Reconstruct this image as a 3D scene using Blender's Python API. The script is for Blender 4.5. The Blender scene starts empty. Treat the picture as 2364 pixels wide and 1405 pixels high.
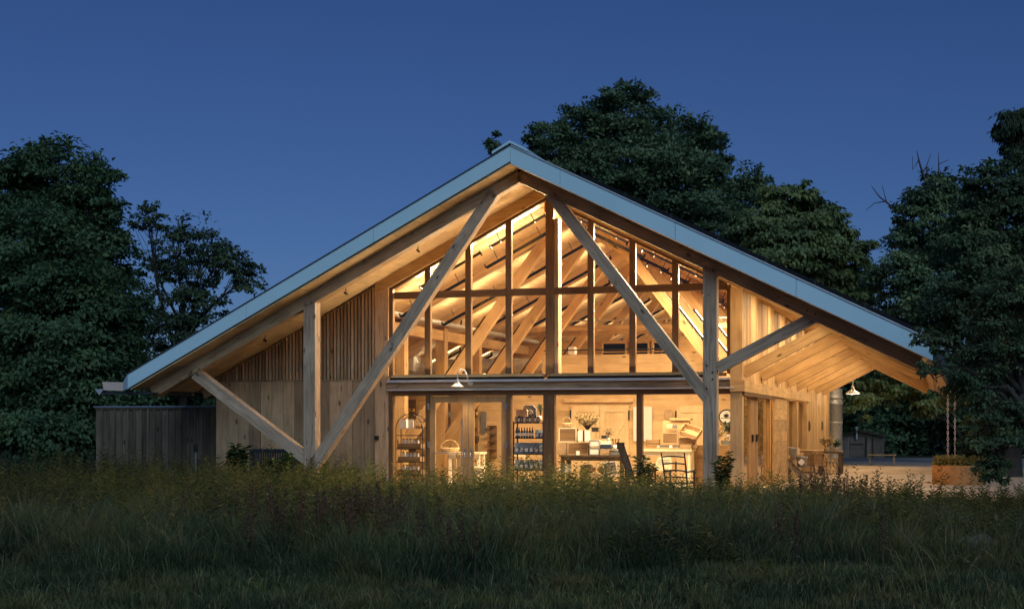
import bpy, math, random
import numpy as np
from mathutils import Matrix, Vector
R = math.radians
random.seed(7); rng = np.random.default_rng(7)
sc = bpy.context.scene
col = sc.collection

# ------------------------------------------------------------------ camera
W_PX, H_PX, FPX, HORIZON, EYE = 2364., 1405., 3200., 975., 1.8
cam = bpy.data.cameras.new('camera'); cam_o = bpy.data.objects.new('camera', cam); col.objects.link(cam_o)
cam.sensor_width = 36; cam.lens = 36 * FPX / W_PX
cam.shift_y = (HORIZON - H_PX / 2) / W_PX
cam.clip_end = 3000; cam.clip_start = .1
cam_o.location = (0, 0, EYE); cam_o.rotation_euler = (R(90), 0, 0)
sc.camera = cam_o

# ------------------------------------------------------------------ sky and dusk light
w = bpy.data.worlds.new('World'); sc.world = w; w.use_nodes = True
nt = w.node_tree; nt.nodes.clear()
sky = nt.nodes.new('ShaderNodeTexSky'); sky.sky_type = 'NISHITA'; sky.sun_disc = False
sky.sun_elevation = R(32); sky.sun_rotation = R(166); sky.ozone_density = 6.0; sky.air_density = 1.0; sky.dust_density = .3
tint = nt.nodes.new('ShaderNodeMix'); tint.data_type = 'RGBA'; tint.blend_type = 'MULTIPLY'
tint.inputs[0].default_value = 1.0; tint.inputs[7].default_value = (.40, .51, .80, 1)
bg = nt.nodes.new('ShaderNodeBackground'); bg.inputs[1].default_value = .05
wo = nt.nodes.new('ShaderNodeOutputWorld')
nt.links.new(sky.outputs[0], tint.inputs[6]); nt.links.new(tint.outputs[2], bg.inputs[0]); nt.links.new(bg.outputs[0], wo.inputs[0])
# the last glow of the evening, behind the camera
sun = bpy.data.lights.new('evening_glow', 'SUN'); sun.energy = 1.3; sun.angle = R(45); sun.color = (.68, .88, 1.0)
sun_o = bpy.data.objects.new('evening_glow', sun); col.objects.link(sun_o)
sun_o.rotation_euler = (R(58), 0, R(14))
sc.view_settings.view_transform = 'Standard'; sc.view_settings.look = 'None'; sc.view_settings.exposure = 0.0
sc.view_settings.gamma = 1.0
sc.cycles.max_bounces = 8; sc.cycles.diffuse_bounces = 4; sc.cycles.glossy_bounces = 2
sc.cycles.transparent_max_bounces = 16; sc.cycles.caustics_reflective = False; sc.cycles.caustics_refractive = False
sc.cycles.sample_clamp_indirect = 6.0
LAMP_WARM = (1.0, .745, .43)

# ------------------------------------------------------------------ barn frame: s along the gable front, t into the depth
TH = math.atan(983 / 3200.); CT, ST = math.cos(TH), math.sin(TH)
OX, OY = .823, 33.747
def B(s, t, z=0.): return Vector((OX + s * CT + t * ST, OY - s * ST + t * CT, z))
def toST(X, Y):
    dx, dy = X - OX, Y - OY
    return dx * CT - dy * ST, dx * ST + dy * CT
def inv(px, py, t):
    a = (px - 1182) / FPX; b = (HORIZON - py) / FPX
    s = (a * (OY + t * CT) - OX - t * ST) / (CT + a * ST)
    return s, EYE + b * (OY - s * ST + t * CT)
def invZ(px, py, z=0.):
    Y = (z - EYE) / ((HORIZON - py) / FPX); X = (px - 1182) / FPX * Y
    return toST(X, Y)
def at(px, py, Y): return Vector(((px - 1182) / FPX * Y, Y, EYE + (HORIZON - py) / FPX * Y))
ML, MR, SOF = .512, .5, 7.578          # roof pitches and soffit height at the ridge
def soffit(s): return SOF - (MR * s if s > 0 else -ML * s)

# ------------------------------------------------------------------ materials
MATS = {}
def newmat(name):
    m = bpy.data.materials.new(name); m.use_nodes = True
    n = m.node_tree; b = n.nodes['Principled BSDF']; MATS[name] = m
    return m, n, b
def N(n, typ, **kw):
    x = n.nodes.new(typ)
    for k, v in kw.items(): setattr(x, k, v)
    return x
def ramp(n, fac, stops):
    r = N(n, 'ShaderNodeValToRGB'); e = r.color_ramp.elements
    while len(e) < len(stops): e.new(.5)
    for i, (p, c) in enumerate(stops): e[i].position = p; e[i].color = (*c, 1)
    n.links.new(fac, r.inputs[0]); return r.outputs[0]
def mixc(n, mode, fac, a, b):
    x = N(n, 'ShaderNodeMix', data_type='RGBA', blend_type=mode)
    if isinstance(fac, float): x.inputs[0].default_value = fac
    else: n.links.new(fac, x.inputs[0])
    for i, v in ((6, a), (7, b)):
        if isinstance(v, tuple): x.inputs[i].default_value = (*v, 1)
        else: n.links.new(v, x.inputs[i])
    return x.outputs[2]
def wood(name, base, dark, rough=.62, vary=.22, knots=True, grain=9., knotc=None, spec=.3, axis=0, checks=False):
    m, n, b = newmat(name)
    tc = N(n, 'ShaderNodeTexCoord'); oi = N(n, 'ShaderNodeObjectInfo')
    off = N(n, 'ShaderNodeVectorMath', operation='SCALE'); off.inputs[0].default_value = (17.3, 11.1, 7.7)
    n.links.new(oi.outputs['Random'], off.inputs[3])
    add = N(n, 'ShaderNodeVectorMath', operation='ADD'); n.links.new(tc.outputs['Object'], add.inputs[0]); n.links.new(off.outputs[0], add.inputs[1])
    mp = N(n, 'ShaderNodeMapping'); mp.inputs['Scale'].default_value = tuple(.55 if i == axis else grain for i in range(3)); n.links.new(add.outputs[0], mp.inputs[0])
    no = N(n, 'ShaderNodeTexNoise'); no.inputs['Scale'].default_value = 2.2; no.inputs['Detail'].default_value = 6; no.inputs['Distortion'].default_value = .8
    n.links.new(mp.outputs[0], no.inputs[0])
    c = ramp(n, no.outputs[0], [(.3, dark), (.52, base), (.78, tuple(min(1, x * 1.12) for x in base))])
    mp2 = N(n, 'ShaderNodeMapping'); mp2.inputs['Scale'].default_value = (.9, .9, .9); n.links.new(add.outputs[0], mp2.inputs[0])
    n2 = N(n, 'ShaderNodeTexNoise'); n2.inputs['Scale'].default_value = 1.6; n2.inputs['Detail'].default_value = 3; n.links.new(mp2.outputs[0], n2.inputs[0])
    c2 = ramp(n, n2.outputs[0], [(.35, (.8, .76, .72)), (.65, (1.06, 1.04, 1.0))])
    c = mixc(n, 'MULTIPLY', 1.0, c, c2)
    if knots:
        vo = N(n, 'ShaderNodeTexVoronoi'); vo.inputs['Scale'].default_value = 1.0
        mp3 = N(n, 'ShaderNodeMapping'); mp3.inputs['Scale'].default_value = tuple(1.5 if i == axis else 3.4 for i in range(3)); n.links.new(add.outputs[0], mp3.inputs[0]); n.links.new(mp3.outputs[0], vo.inputs[0])
        k = ramp(n, vo.outputs['Distance'], [(.07, (1, 1, 1)), (.14, (0, 0, 0))])
        c = mixc(n, 'MIX', k, c, knotc or tuple(x * .35 for x in dark))
    if checks:
        mp4 = N(n, 'ShaderNodeMapping'); mp4.inputs['Scale'].default_value = tuple(.35 if i == axis else 5. for i in range(3)); n.links.new(add.outputs[0], mp4.inputs[0])
        n4 = N(n, 'ShaderNodeTexNoise'); n4.inputs['Scale'].default_value = 1.3; n4.inputs['Detail'].default_value = 2; n.links.new(mp4.outputs[0], n4.inputs[0])
        c = mixc(n, 'MIX', ramp(n, n4.outputs[0], [(.488, (0, 0, 0)), (.5, (.8, .8, .8)), (.512, (0, 0, 0))]), c, tuple(x * .4 for x in dark))
    v = N(n, 'ShaderNodeMapRange'); v.inputs[3].default_value = 1 - vary; v.inputs[4].default_value = 1 + vary * .35
    n.links.new(oi.outputs['Random'], v.inputs[0])
    c = mixc(n, 'MULTIPLY', 1.0, c, v.outputs[0])
    n.links.new(c, b.inputs['Base Color']); b.inputs['Roughness'].default_value = rough; b.inputs['Specular IOR Level'].default_value = spec
    bp = N(n, 'ShaderNodeBump'); bp.inputs['Strength'].default_value = .25; bp.inputs['Distance'].default_value = .01
    n.links.new(no.outputs[0], bp.inputs['Height']); n.links.new(bp.outputs[0], b.inputs['Normal'])
    return m
def plain(name, base, rough=.6, metal=0., vary=.12, scale=6., spec=.4, emit=None, estr=0.):
    m, n, b = newmat(name)
    tc = N(n, 'ShaderNodeTexCoord'); no = N(n, 'ShaderNodeTexNoise'); no.inputs['Scale'].default_value = scale; no.inputs['Detail'].default_value = 5
    n.links.new(tc.outputs['Object'], no.inputs[0])
    c = ramp(n, no.outputs[0], [(.3, tuple(x * (1 - vary) for x in base)), (.7, tuple(min(1, x * (1 + vary)) for x in base))])
    oi = N(n, 'ShaderNodeObjectInfo'); v = N(n, 'ShaderNodeMapRange'); v.inputs[3].default_value = 1 - vary; v.inputs[4].default_value = 1 + vary * .6
    n.links.new(oi.outputs['Random'], v.inputs[0]); c = mixc(n, 'MULTIPLY', 1.0, c, v.outputs[0])
    n.links.new(c, b.inputs['Base Color']); b.inputs['Roughness'].default_value = rough; b.inputs['Metallic'].default_value = metal
    b.inputs['Specular IOR Level'].default_value = spec
    if emit: b.inputs['Emission Color'].default_value = (*emit, 1); b.inputs['Emission Strength'].default_value = estr
    return m
def leafmat(name, c1, c2, c3=None, trans=.3, rough=.55, patchy=None):
    m, n, b = newmat(name)
    at_ = N(n, 'ShaderNodeAttribute', attribute_name='rnd')
    st = [(0, c1), (.6, c2), (1, c3 or c2)]
    c = ramp(n, at_.outputs['Fac'], st)
    ge = N(n, 'ShaderNodeNewGeometry'); no = N(n, 'ShaderNodeTexNoise'); no.inputs['Scale'].default_value = .55; no.inputs['Detail'].default_value = 3
    n.links.new(ge.outputs['Position'], no.inputs[0])
    c = mixc(n, 'MULTIPLY', 1.0, c, ramp(n, no.outputs[0], [(.35, (.72, .74, .8)), (.65, (1.15, 1.1, .95))]))
    if patchy:
        n3 = N(n, 'ShaderNodeTexNoise'); n3.inputs['Scale'].default_value = .9; n3.inputs['Detail'].default_value = 3; n.links.new(ge.outputs['Position'], n3.inputs[0])
        c = mixc(n, 'MIX', ramp(n, n3.outputs[0], [(.48, (0, 0, 0)), (.66, (.75, .75, .75))]), c, patchy)
    n.links.new(c, b.inputs['Base Color']); b.inputs['Roughness'].default_value = rough; b.inputs['Specular IOR Level'].default_value = .25
    tr = N(n, 'ShaderNodeBsdfTranslucent'); n.links.new(c, tr.inputs[0])
    mx = N(n, 'ShaderNodeMixShader'); mx.inputs[0].default_value = trans
    out = n.nodes['Material Output']
    n.links.new(b.outputs[0], mx.inputs[1]); n.links.new(tr.outputs[0], mx.inputs[2]); n.links.new(mx.outputs[0], out.inputs[0])
    return m
def glassmat(name, tintc=(1, 1, 1), base=.05, power=4.):
    m, n, b = newmat(name); n.nodes.remove(b)
    lw = N(n, 'ShaderNodeLayerWeight'); lw.inputs[0].default_value = .5
    pw = N(n, 'ShaderNodeMath', operation='POWER'); n.links.new(lw.outputs['Facing'], pw.inputs[0]); pw.inputs[1].default_value = power
    ml = N(n, 'ShaderNodeMath', operation='MULTIPLY_ADD'); n.links.new(pw.outputs[0], ml.inputs[0]); ml.inputs[1].default_value = .7; ml.inputs[2].default_value = base
    tr = N(n, 'ShaderNodeBsdfTransparent'); tr.inputs[0].default_value = (*tintc, 1)
    gl = N(n, 'ShaderNodeBsdfGlossy'); gl.inputs['Roughness'].default_value = .01
    mx = N(n, 'ShaderNodeMixShader'); n.links.new(ml.outputs[0], mx.inputs[0]); n.links.new(tr.outputs[0], mx.inputs[1]); n.links.new(gl.outputs[0], mx.inputs[2])
    n.links.new(mx.outputs[0], n.nodes['Material Output'].inputs[0]); return m
def groundmat(name, c1, c2, scale, rough=.9, bump=.5):
    m, n, b = newmat(name)
    ge = N(n, 'ShaderNodeNewGeometry'); no = N(n, 'ShaderNodeTexNoise'); no.inputs['Scale'].default_value = scale; no.inputs['Detail'].default_value = 8
    n.links.new(ge.outputs['Position'], no.inputs[0])
    n2 = N(n, 'ShaderNodeTexNoise'); n2.inputs['Scale'].default_value = .5; n2.inputs['Detail'].default_value = 4; n.links.new(ge.outputs['Position'], n2.inputs[0])
    c = ramp(n, no.outputs[0], [(.35, c1), (.65, c2)])
    c = mixc(n, 'MULTIPLY', 1.0, c, ramp(n, n2.outputs[0], [(.3, (.7, .7, .7)), (.7, (1.1, 1.1, 1.1))]))
    n.links.new(c, b.inputs['Base Color']); b.inputs['Roughness'].default_value = rough; b.inputs['Specular IOR Level'].default_value = .2
    bp = N(n, 'ShaderNodeBump'); bp.inputs['Strength'].default_value = bump; bp.inputs['Distance'].default_value = .03
    n.links.new(no.outputs[0], bp.inputs['Height']); n.links.new(bp.outputs[0], b.inputs['Normal']); return m

def wood_pair(name, *args, **kw): return wood(name, *args, **kw), wood(name + '_upright', *args, axis=2, **kw)
TIMBER, TIMBERV = wood_pair('weathered_fir', (.46, .315, .19), (.30, .19, .11), vary=.18, checks=True)
GRAYTIMBER, GRAYV = wood_pair('silvered_fir', (.47, .345, .25), (.30, .215, .15), vary=.15, checks=True)
FIR, FIRV = wood_pair('interior_fir', (.58, .385, .19), (.46, .285, .13), vary=.16)
PALE = wood('pale_pine', (.66, .475, .265), (.59, .41, .215), vary=.10)
DOORW = wood('door_pine', (.74, .57, .35), (.69, .52, .30), vary=.05, knots=False, axis=2)
SOFT = wood('soffit_board', (.63, .455, .27), (.55, .38, .21), vary=.12, knots=False, axis=1)
BOARD = wood('cedar_board', (.46, .33, .205), (.35, .235, .135), vary=.42)
FENCEW = wood('fence_board', (.155, .12, .09), (.09, .066, .048), vary=.4)
FRAME, FRAMEV = wood_pair('stained_frame', (.155, .088, .043), (.105, .058, .027), vary=.12, knots=False, rough=.5)
DOORFR = wood('door_frame_oak', (.40, .245, .115), (.32, .185, .08), vary=.1, knots=False, rough=.5, axis=2)
DARKW = wood('dark_wood', (.10, .065, .04), (.05, .032, .02), vary=.25, knots=False)
MIDW = wood('brown_wood', (.30, .19, .095), (.19, .11, .05), vary=.25)
OLDW = wood('old_grey_wood', (.26, .225, .185), (.13, .11, .09), vary=.3)
BLACKW = plain('black_paint', (.018, .02, .026), .45)
NAVY = plain('blue_black_paint', (.028, .036, .055), .5)
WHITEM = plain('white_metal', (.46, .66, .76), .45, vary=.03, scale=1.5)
ROOFM = plain('dark_roof_metal', (.05, .055, .065), .5, metal=.3)
PANEL = plain('panel_black', (.010, .011, .015), .6, spec=.12)
ZINC = plain('zinc_flashing', (.62, .64, .66), .38, metal=.6, vary=.08)
GALV = plain('galvanised', (.56, .57, .57), .42, metal=.45, vary=.18, scale=9)
COPPER = plain('pinkish_metal', (.62, .47, .40), .45, metal=.2, vary=.08)
STEELB = plain('black_steel', (.02, .02, .022), .4, metal=.3)
STEEL = plain('steel', (.5, .5, .5), .3, metal=.9)
STEEL2 = plain('blue_grey_cap', (.22, .27, .36), .5, metal=.3)
TUBEGLOW = plain('tube_glow', (.9, .85, .75), .5, emit=(1, .86, .62), estr=5.)
MATTE = plain('matte_black', (.02, .018, .016), .95, spec=.05)
WHITE = plain('white_paint', (.78, .76, .72), .6, vary=.05)
CREAM = plain('cream_paint', (.74, .64, .46), .6, vary=.06)
PAPER = plain('paper', (.75, .73, .69), .8, vary=.04)
BLUEBAG = plain('blue_grey_bag', (.20, .25, .31), .7, vary=.25)
NAVYJ = plain('dark_blue_glass', (.03, .045, .075), .25, vary=.3)
KRAFT = plain('kraft', (.42, .29, .17), .8, vary=.2)
WICKER = plain('wicker', (.55, .40, .22), .8, vary=.35, scale=40)
CORTEN = plain('corten_steel', (.34, .15, .045), .75, metal=.1, vary=.25, scale=5)
GREYF = plain('grey_felt', (.16, .165, .17), .9, vary=.15)
BRASS = plain('old_brass', (.4, .28, .12), .4, metal=.8)
CONC = groundmat('concrete_floor', (.42, .37, .31), (.50, .45, .38), 3., rough=.6, bump=.08)
PAVE = groundmat('stone_paving', (.36, .285, .21), (.48, .39, .30), 14., rough=.85, bump=.25)
GRAVEL = groundmat('gravel', (.17, .17, .17), (.36, .35, .34), 30., bump=.8)
SOIL = groundmat('meadow_soil', (.025, .034, .018), (.05, .065, .032), 6., bump=.8)
ROCK = plain('boulder', (.2, .19, .18), .9, vary=.35, scale=4)
GLASS = glassmat('window_glass', (.97, .97, .96), base=.022)
GLASSS = glassmat('side_glass', (.9, .88, .84), base=.06, power=3.)
GRASS = leafmat('grass_blade', (.035, .06, .032), (.11, .155, .075), (.27, .235, .12), trans=.42, patchy=(.15, .145, .055))
WEED = leafmat('weed_leaf', (.08, .108, .042), (.165, .19, .07), (.3, .24, .095), trans=.6)
DOCK = leafmat('dock_seed', (.07, .035, .026), (.11, .06, .04), trans=.1)
STRAW = leafmat('dry_stalk', (.08, .085, .05), (.16, .15, .09), trans=.2)
MAPLE = leafmat('maple_leaf', (.05, .10, .05), (.09, .16, .08), (.13, .20, .085), trans=.28)
MAPLE2 = leafmat('beech_leaf', (.06, .105, .062), (.11, .165, .085), (.16, .20, .09), trans=.3)
OAK = leafmat('ash_leaf', (.075, .13, .08), (.13, .20, .11), (.19, .26, .13), trans=.25)
CATAL = leafmat('catalpa_leaf', (.085, .13, .055), (.18, .235, .095), (.26, .29, .11), trans=.25)
BIRCH = leafmat('thin_leaf', (.04, .07, .045), (.07, .11, .06), trans=.25)
SHRUBL = leafmat('shrub_leaf', (.03, .065, .022), (.055, .10, .03), trans=.2)
FERN = leafmat('planter_leaf', (.14, .12, .035), (.26, .2, .06), trans=.3)
FLOWER = leafmat('pale_petal', (.45, .42, .36), (.65, .6, .52), trans=.2)
DRY = leafmat('dried_leaf', (.24, .17, .08), (.46, .36, .2), trans=.2)
BARK = plain('bark', (.045, .038, .032), .95, vary=.35, scale=7)

# ------------------------------------------------------------------ mesh helpers
class MB:
    def __init__(s): s.v = []; s.f = []; s.sm = []
    def add(s, vs, fs, sm=False):
        o = len(s.v); s.v += [tuple(x) for x in vs]; s.f += [tuple(i + o for i in f) for f in fs]; s.sm += [sm] * len(fs); return s
    def box(s, x0, x1, y0, y1, z0, z1):
        return s.add([(x0, y0, z0), (x1, y0, z0), (x1, y1, z0), (x0, y1, z0), (x0, y0, z1), (x1, y0, z1), (x1, y1, z1), (x0, y1, z1)],
                     [(0, 3, 2, 1), (4, 5, 6, 7), (0, 1, 5, 4), (1, 2, 6, 5), (2, 3, 7, 6), (3, 0, 4, 7)])
    def prism(s, poly, y0, y1):              # poly in (x, z), extruded along y
        n = len(poly)
        if sum(poly[i][0] * poly[(i + 1) % n][1] - poly[(i + 1) % n][0] * poly[i][1] for i in range(n)) < 0: poly = poly[::-1]
        vs = [(x, y0, z) for x, z in poly] + [(x, y1, z) for x, z in poly]
        fs = [tuple(range(n)), tuple(range(2 * n - 1, n - 1, -1))] + [(i, i + n, (i + 1) % n + n, (i + 1) % n) for i in range(n)]
        return s.add(vs, fs)
    def bar(s, p0, p1, w, h=None):
        p0, p1 = Vector(p0), Vector(p1); h = h or w; d = (p1 - p0).normalized()
        ref = Vector((0, 0, 1)) if abs(d.z) < .9 else Vector((0, 1, 0))
        a = d.cross(ref).normalized() * w / 2; b = a.cross(d).normalized() * h / 2
        vs = [p + i * a + j * b for p in (p0, p1) for i, j in ((-1, -1), (1, -1), (1, 1), (-1, 1))]
        return s.add(vs, [(0, 3, 2, 1), (4, 5, 6, 7), (0, 1, 5, 4), (1, 2, 6, 5), (2, 3, 7, 6), (3, 0, 4, 7)])
    def tube(s, pts, r, n=8, caps=True):
        pts = [Vector(p) for p in pts]; rs = r if isinstance(r, (list, tuple)) else [r] * len(pts)
        o = []; prev = None
        for i, p in enumerate(pts):
            d = (pts[min(i + 1, len(pts) - 1)] - pts[max(i - 1, 0)]).normalized()
            if prev is None:
                ref = Vector((0, 0, 1)) if abs(d.z) < .9 else Vector((1, 0, 0)); a = d.cross(ref).normalized()
            else: a = (prev - d * prev.dot(d)).normalized()
            prev = a; b = d.cross(a)
            o += [p + (a * math.cos(2 * math.pi * k / n) + b * math.sin(2 * math.pi * k / n)) * rs[i] for k in range(n)]
        m = len(pts)
        s.add(o, [(i * n + k, i * n + (k + 1) % n, (i + 1) * n + (k + 1) % n, (i + 1) * n + k) for i in range(m - 1) for k in range(n)], True)
        if caps:
            s.add(o[:n], [tuple(range(n - 1, -1, -1))]); s.add(o[-n:], [tuple(range(n))])
        return s
    def lathe(s, prof, n=24, c=(0, 0, 0)):
        o = [(c[0] + r * math.cos(2 * math.pi * k / n), c[1] + r * math.sin(2 * math.pi * k / n), c[2] + z) for r, z in prof for k in range(n)]
        return s.add(o, [(i * n + k, i * n + (k + 1) % n, (i + 1) * n + (k + 1) % n, (i + 1) * n + k) for i in range(len(prof) - 1) for k in range(n)], True)
    def build(s, name, mat, parent=None, loc=(0, 0, 0), rot=(0, 0, 0)):
        me = bpy.data.meshes.new(name); me.from_pydata(s.v, [], s.f); me.materials.append(mat)
        me.polygons.foreach_set('use_smooth', s.sm); me.update()
        o = bpy.data.objects.new(name, me); col.objects.link(o); o.parent = parent; o.location = loc; o.rotation_euler = rot
        return o
def tag(o, label=None, cat=None, group=None, kind=None):
    for k, v in (('label', label), ('category', cat), ('group', group), ('kind', kind)):
        if v: o[k] = v
    return o
def thing(name, label, cat, s, t, z=0., rot=0., group=None):
    o = bpy.data.objects.new(name, None); col.objects.link(o); o.empty_display_size = .2
    o.location = B(s, t, z); o.rotation_euler = (0, 0, -TH + rot)
    return tag(o, label, cat, group)
def copy_tree(o, parent=None):
    c = o.copy(); col.objects.link(c); c.parent = parent
    for ch in list(o.children): copy_tree(ch, c)
    return c
CACHE = {}
def timber(name, parent, p0, p1, w, h, mat, zref=None):
    p0, p1 = Vector(p0), Vector(p1); d = p1 - p0; L = d.length; X = d / L
    if zref: Zr = Vector(zref)
    elif abs(X.z) > .95: Zr = Vector((0, 1, 0))
    else: Zr = Vector((0, 0, 1))
    Y = Zr.cross(X).normalized(); Z = X.cross(Y)
    key = (round(L, 3), round(w, 3), round(h, 3), mat.name)
    me = CACHE.get(key)
    if me is None:
        b = MB().box(-L / 2, L / 2, -w / 2, w / 2, -h / 2, h / 2)
        me = bpy.data.meshes.new(name); me.from_pydata(b.v, [], b.f); me.materials.append(mat); me.update(); CACHE[key] = me
    o = bpy.data.objects.new(name, me); col.objects.link(o); o.parent = parent
    M = Matrix((X, Y, Z)).transposed().to_4x4(); M.translation = (p0 + p1) / 2
    o.matrix_local = M
    return o
def area(name, parent, loc, rot, sx, sy, energy, color=LAMP_WARM):
    l = bpy.data.lights.new(name, 'AREA'); l.shape = 'RECTANGLE'; l.size = sx; l.size_y = sy; l.energy = energy; l.color = color
    o = bpy.data.objects.new(name, l); col.objects.link(o); o.parent = parent; o.location = loc; o.rotation_euler = rot
    return o
def np_mesh(name, V, T, rnd, mat, parent=None):
    me = bpy.data.meshes.new(name); V = np.ascontiguousarray(V, np.float32); T = np.ascontiguousarray(T, np.int32)
    me.vertices.add(len(V)); me.vertices.foreach_set('co', V.ravel())
    me.loops.add(T.size); me.loops.foreach_set('vertex_index', T.ravel())
    me.polygons.add(len(T)); me.polygons.foreach_set('loop_start', np.arange(0, T.size, 3, dtype=np.int32))
    me.update(calc_edges=True)
    a = me.attributes.new('rnd', 'FLOAT', 'POINT'); a.data.foreach_set('value', np.ascontiguousarray(rnd, np.float32))
    me.materials.append(mat)
    o = bpy.data.objects.new(name, me); col.objects.link(o); o.parent = parent; return o
def unit(v): return v / np.maximum(np.linalg.norm(v, axis=-1, keepdims=True), 1e-9)
def leaves(P, D, Nn, L, Wd, droop=.25):
    """folded leaf: base, two sides, tip; returns V (N*4), T (N*2)"""
    n = len(P); S = unit(np.cross(D, Nn)); L = L[:, None]; Wd = Wd[:, None]
    up = unit(np.cross(S, D))
    b = P; l = P + D * L * .45 + S * Wd * .5 + up * L * .08; r = P + D * L * .45 - S * Wd * .5 + up * L * .08
    tip = P + D * L - up * L * droop
    V = np.stack([b, l, tip, r], 1).reshape(-1, 3); i = np.arange(n)[:, None] * 4
    T = np.concatenate([i + np.array([[0, 2, 1]]), i + np.array([[0, 3, 2]])], 0)
    return V, T
def blades(P, h, wd, az, lean):
    n = len(P); d = np.stack([np.cos(az), np.sin(az), np.zeros(n)], 1); s = np.stack([-np.sin(az), np.cos(az), np.zeros(n)], 1)
    # blades turn their width in a random direction
    tw = rng.uniform(0, math.pi, n); s = np.stack([np.cos(tw), np.sin(tw), np.zeros(n)], 1)
    up = np.array([[0, 0, 1.]]); h = h[:, None]; wd = wd[:, None]; lean = lean[:, None]
    m = P + up * h * .55 + d * h * lean * .3; tip = P + up * h * (1 - .35 * lean) + d * h * lean
    V = np.stack([P - s * wd * .5, P + s * wd * .5, m - s * wd * .4, m + s * wd * .4, tip], 1).reshape(-1, 3)
    i = np.arange(n)[:, None] * 5
    T = np.concatenate([i + np.array([[0, 1, 3]]), i + np.array([[0, 3, 2]]), i + np.array([[2, 3, 4]])], 0)
    return V, T
class NP:
    def __init__(s): s.V = []; s.T = []; s.R = []; s.n = 0
    def add(s, V, T, r): s.V.append(V); s.T.append(T + s.n); s.R.append(r); s.n += len(V)
    def build(s, name, mat, parent=None): return np_mesh(name, np.concatenate(s.V), np.concatenate(s.T), np.concatenate(s.R), mat, parent)
def rdir(n): return unit(rng.normal(size=(n, 3)))

# ------------------------------------------------------------------ ground
def hilly(X, Y): return .05 * np.sin(X * .31 + 1.) * np.cos(Y * .27) + .03 * np.sin(X * .9 + Y * .7)
gb = MB(); xs = [-900, -300, -120, -60] + [i * 2. for i in range(-20, 21)] + [60, 120, 300, 900]
ys = [-60, -10] + [i * 1.5 for i in range(0, 22)] + [34, 40, 60, 100, 200, 500, 1500]
for y in ys:
    for x in xs:
        z = float(hilly(x, y)) if (abs(x) <= 40 and -1 <= y < 27) else 0.
        gb.v.append((x, y, z - .03))
nx = len(xs)
gb.f = [(j * nx + i, j * nx + i + 1, (j + 1) * nx + i + 1, (j + 1) * nx + i) for j in range(len(ys) - 1) for i in range(nx - 1)]; gb.sm = [True] * len(gb.f)
tag(gb.build('meadow_ground', SOIL), kind='structure')
def slab(name, pts, z, mat, th=.05):
    vs = [B(s, t, z) for s, t in pts] + [B(s, t, z - th) for s, t in pts]; n = len(pts)
    b = MB().add(vs, [tuple(range(n)), tuple(range(2 * n - 1, n - 1, -1))] + [(i + n, (i + 1) % n + n, (i + 1) % n, i) for i in range(n)])
    return tag(b.build(name, mat), kind='structure')
slab('gravel_yard', [(2, 28.5), (40, 14), (60, 30), (60, 41), (2, 41.5)], .0, GRAVEL)
slab('terrace_paving', [(-4.6, -2.9), (9.6, -2.9), (30, 6), (40, 14), (2, 28.5), (-4.6, 28.5)], .012, PAVE)

# ================================================================== THE BARN
barn = thing('timber_barn', 'long gabled timber barn with glazed lit front and deep white edged roof', 'barn', 0, 0)
TB = 27.0; TF = -2.9
# floor
MB().box(-8.95, 4.7, 0.05, TB, -.05, .03).build('floor', CONC, barn)
# roof slab with ridge cap, fascia, gutters; soffit boards below
def eaveR(t): return 9.0 + .5 * (t - TF) / (14 - TF) if t < 14 else 9.5 - .15 * (t - 14) / (TB - 14)
EL = -9.72
rv = []; 
for t in (TF + .03, 14, TB):
    e = eaveR(t)
    rv += [B(0, 0)*0 + Vector(p) for p in ((EL, t, soffit(EL) + .03), (0, t, SOF + .03), (e, t, soffit(e) + .03), (e, t, soffit(e) + .39), (0, t, SOF + .39), (EL, t, soffit(EL) + .39))]
rf = []
for k in range(2):
    a = k * 6; b = a + 6
    rf += [(a + i, a + (i + 1) % 6, b + (i + 1) % 6, b + i) for i in range(6)]
rf += [(0, 5, 4, 1), (1, 4, 3, 2), (13, 16, 17, 12), (14, 15, 16, 13)]
roof = MB().add(rv, rf).build('roof', ROOFM, barn)
def slope_panel(name, s0, s1, zt, zb, y0, y1, mat, parent):
    return MB().prism([(s0, soffit(s0) + zt), (s1, soffit(s1) + zt), (s1, soffit(s1) + zb), (s0, soffit(s0) + zb)], y0, y1).build(name, mat, parent)
JL = [EL - .04, -6.55, -3.3, 0.]; JR = [0., 1.15, 3.72, 6.28, 9.03]
for J in (JL, JR):
    for a, b in zip(J, J[1:]): slope_panel('fascia_panel', a + .004, b - .004, .395, .055 if b <= 0 else .0, TF - .035, TF, WHITEM, roof)
slope_panel('drip_edge', EL - .06, -.02, .425, .396, TF - .06, TF + .3, ROOFM, roof)
slope_panel('drip_edge', .02, 9.04, .425, .396, TF - .06, TF + .3, ZINC, roof)
MB().prism([(-.42, soffit(-.42) + .44), (0, SOF + .45), (0, SOF + .51), (-.42, soffit(-.42) + .50)], TF - .08, TB).prism(
    [(.42, soffit(.42) + .44), (0, SOF + .45), (0, SOF + .51), (.42, soffit(.42) + .50)], TF - .08, TB).build('ridge_cap', WHITEM, roof)
for k in range(17):                         # soffit boards run along the ridge direction
    a, b = EL + k * .5718, EL + (k + 1) * .5718
    slope_panel('soffit_board', a + .004, b - .004, .026, 0.0, TF + .012, TB - .02, SOFT, roof)
for k in range(16):
    a, b = k * .5625, (k + 1) * .5625
    slope_panel('soffit_board', a + .004, b - .004, .026, 0.0, TF + .012, TB - .02, SOFT, roof)
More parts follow.
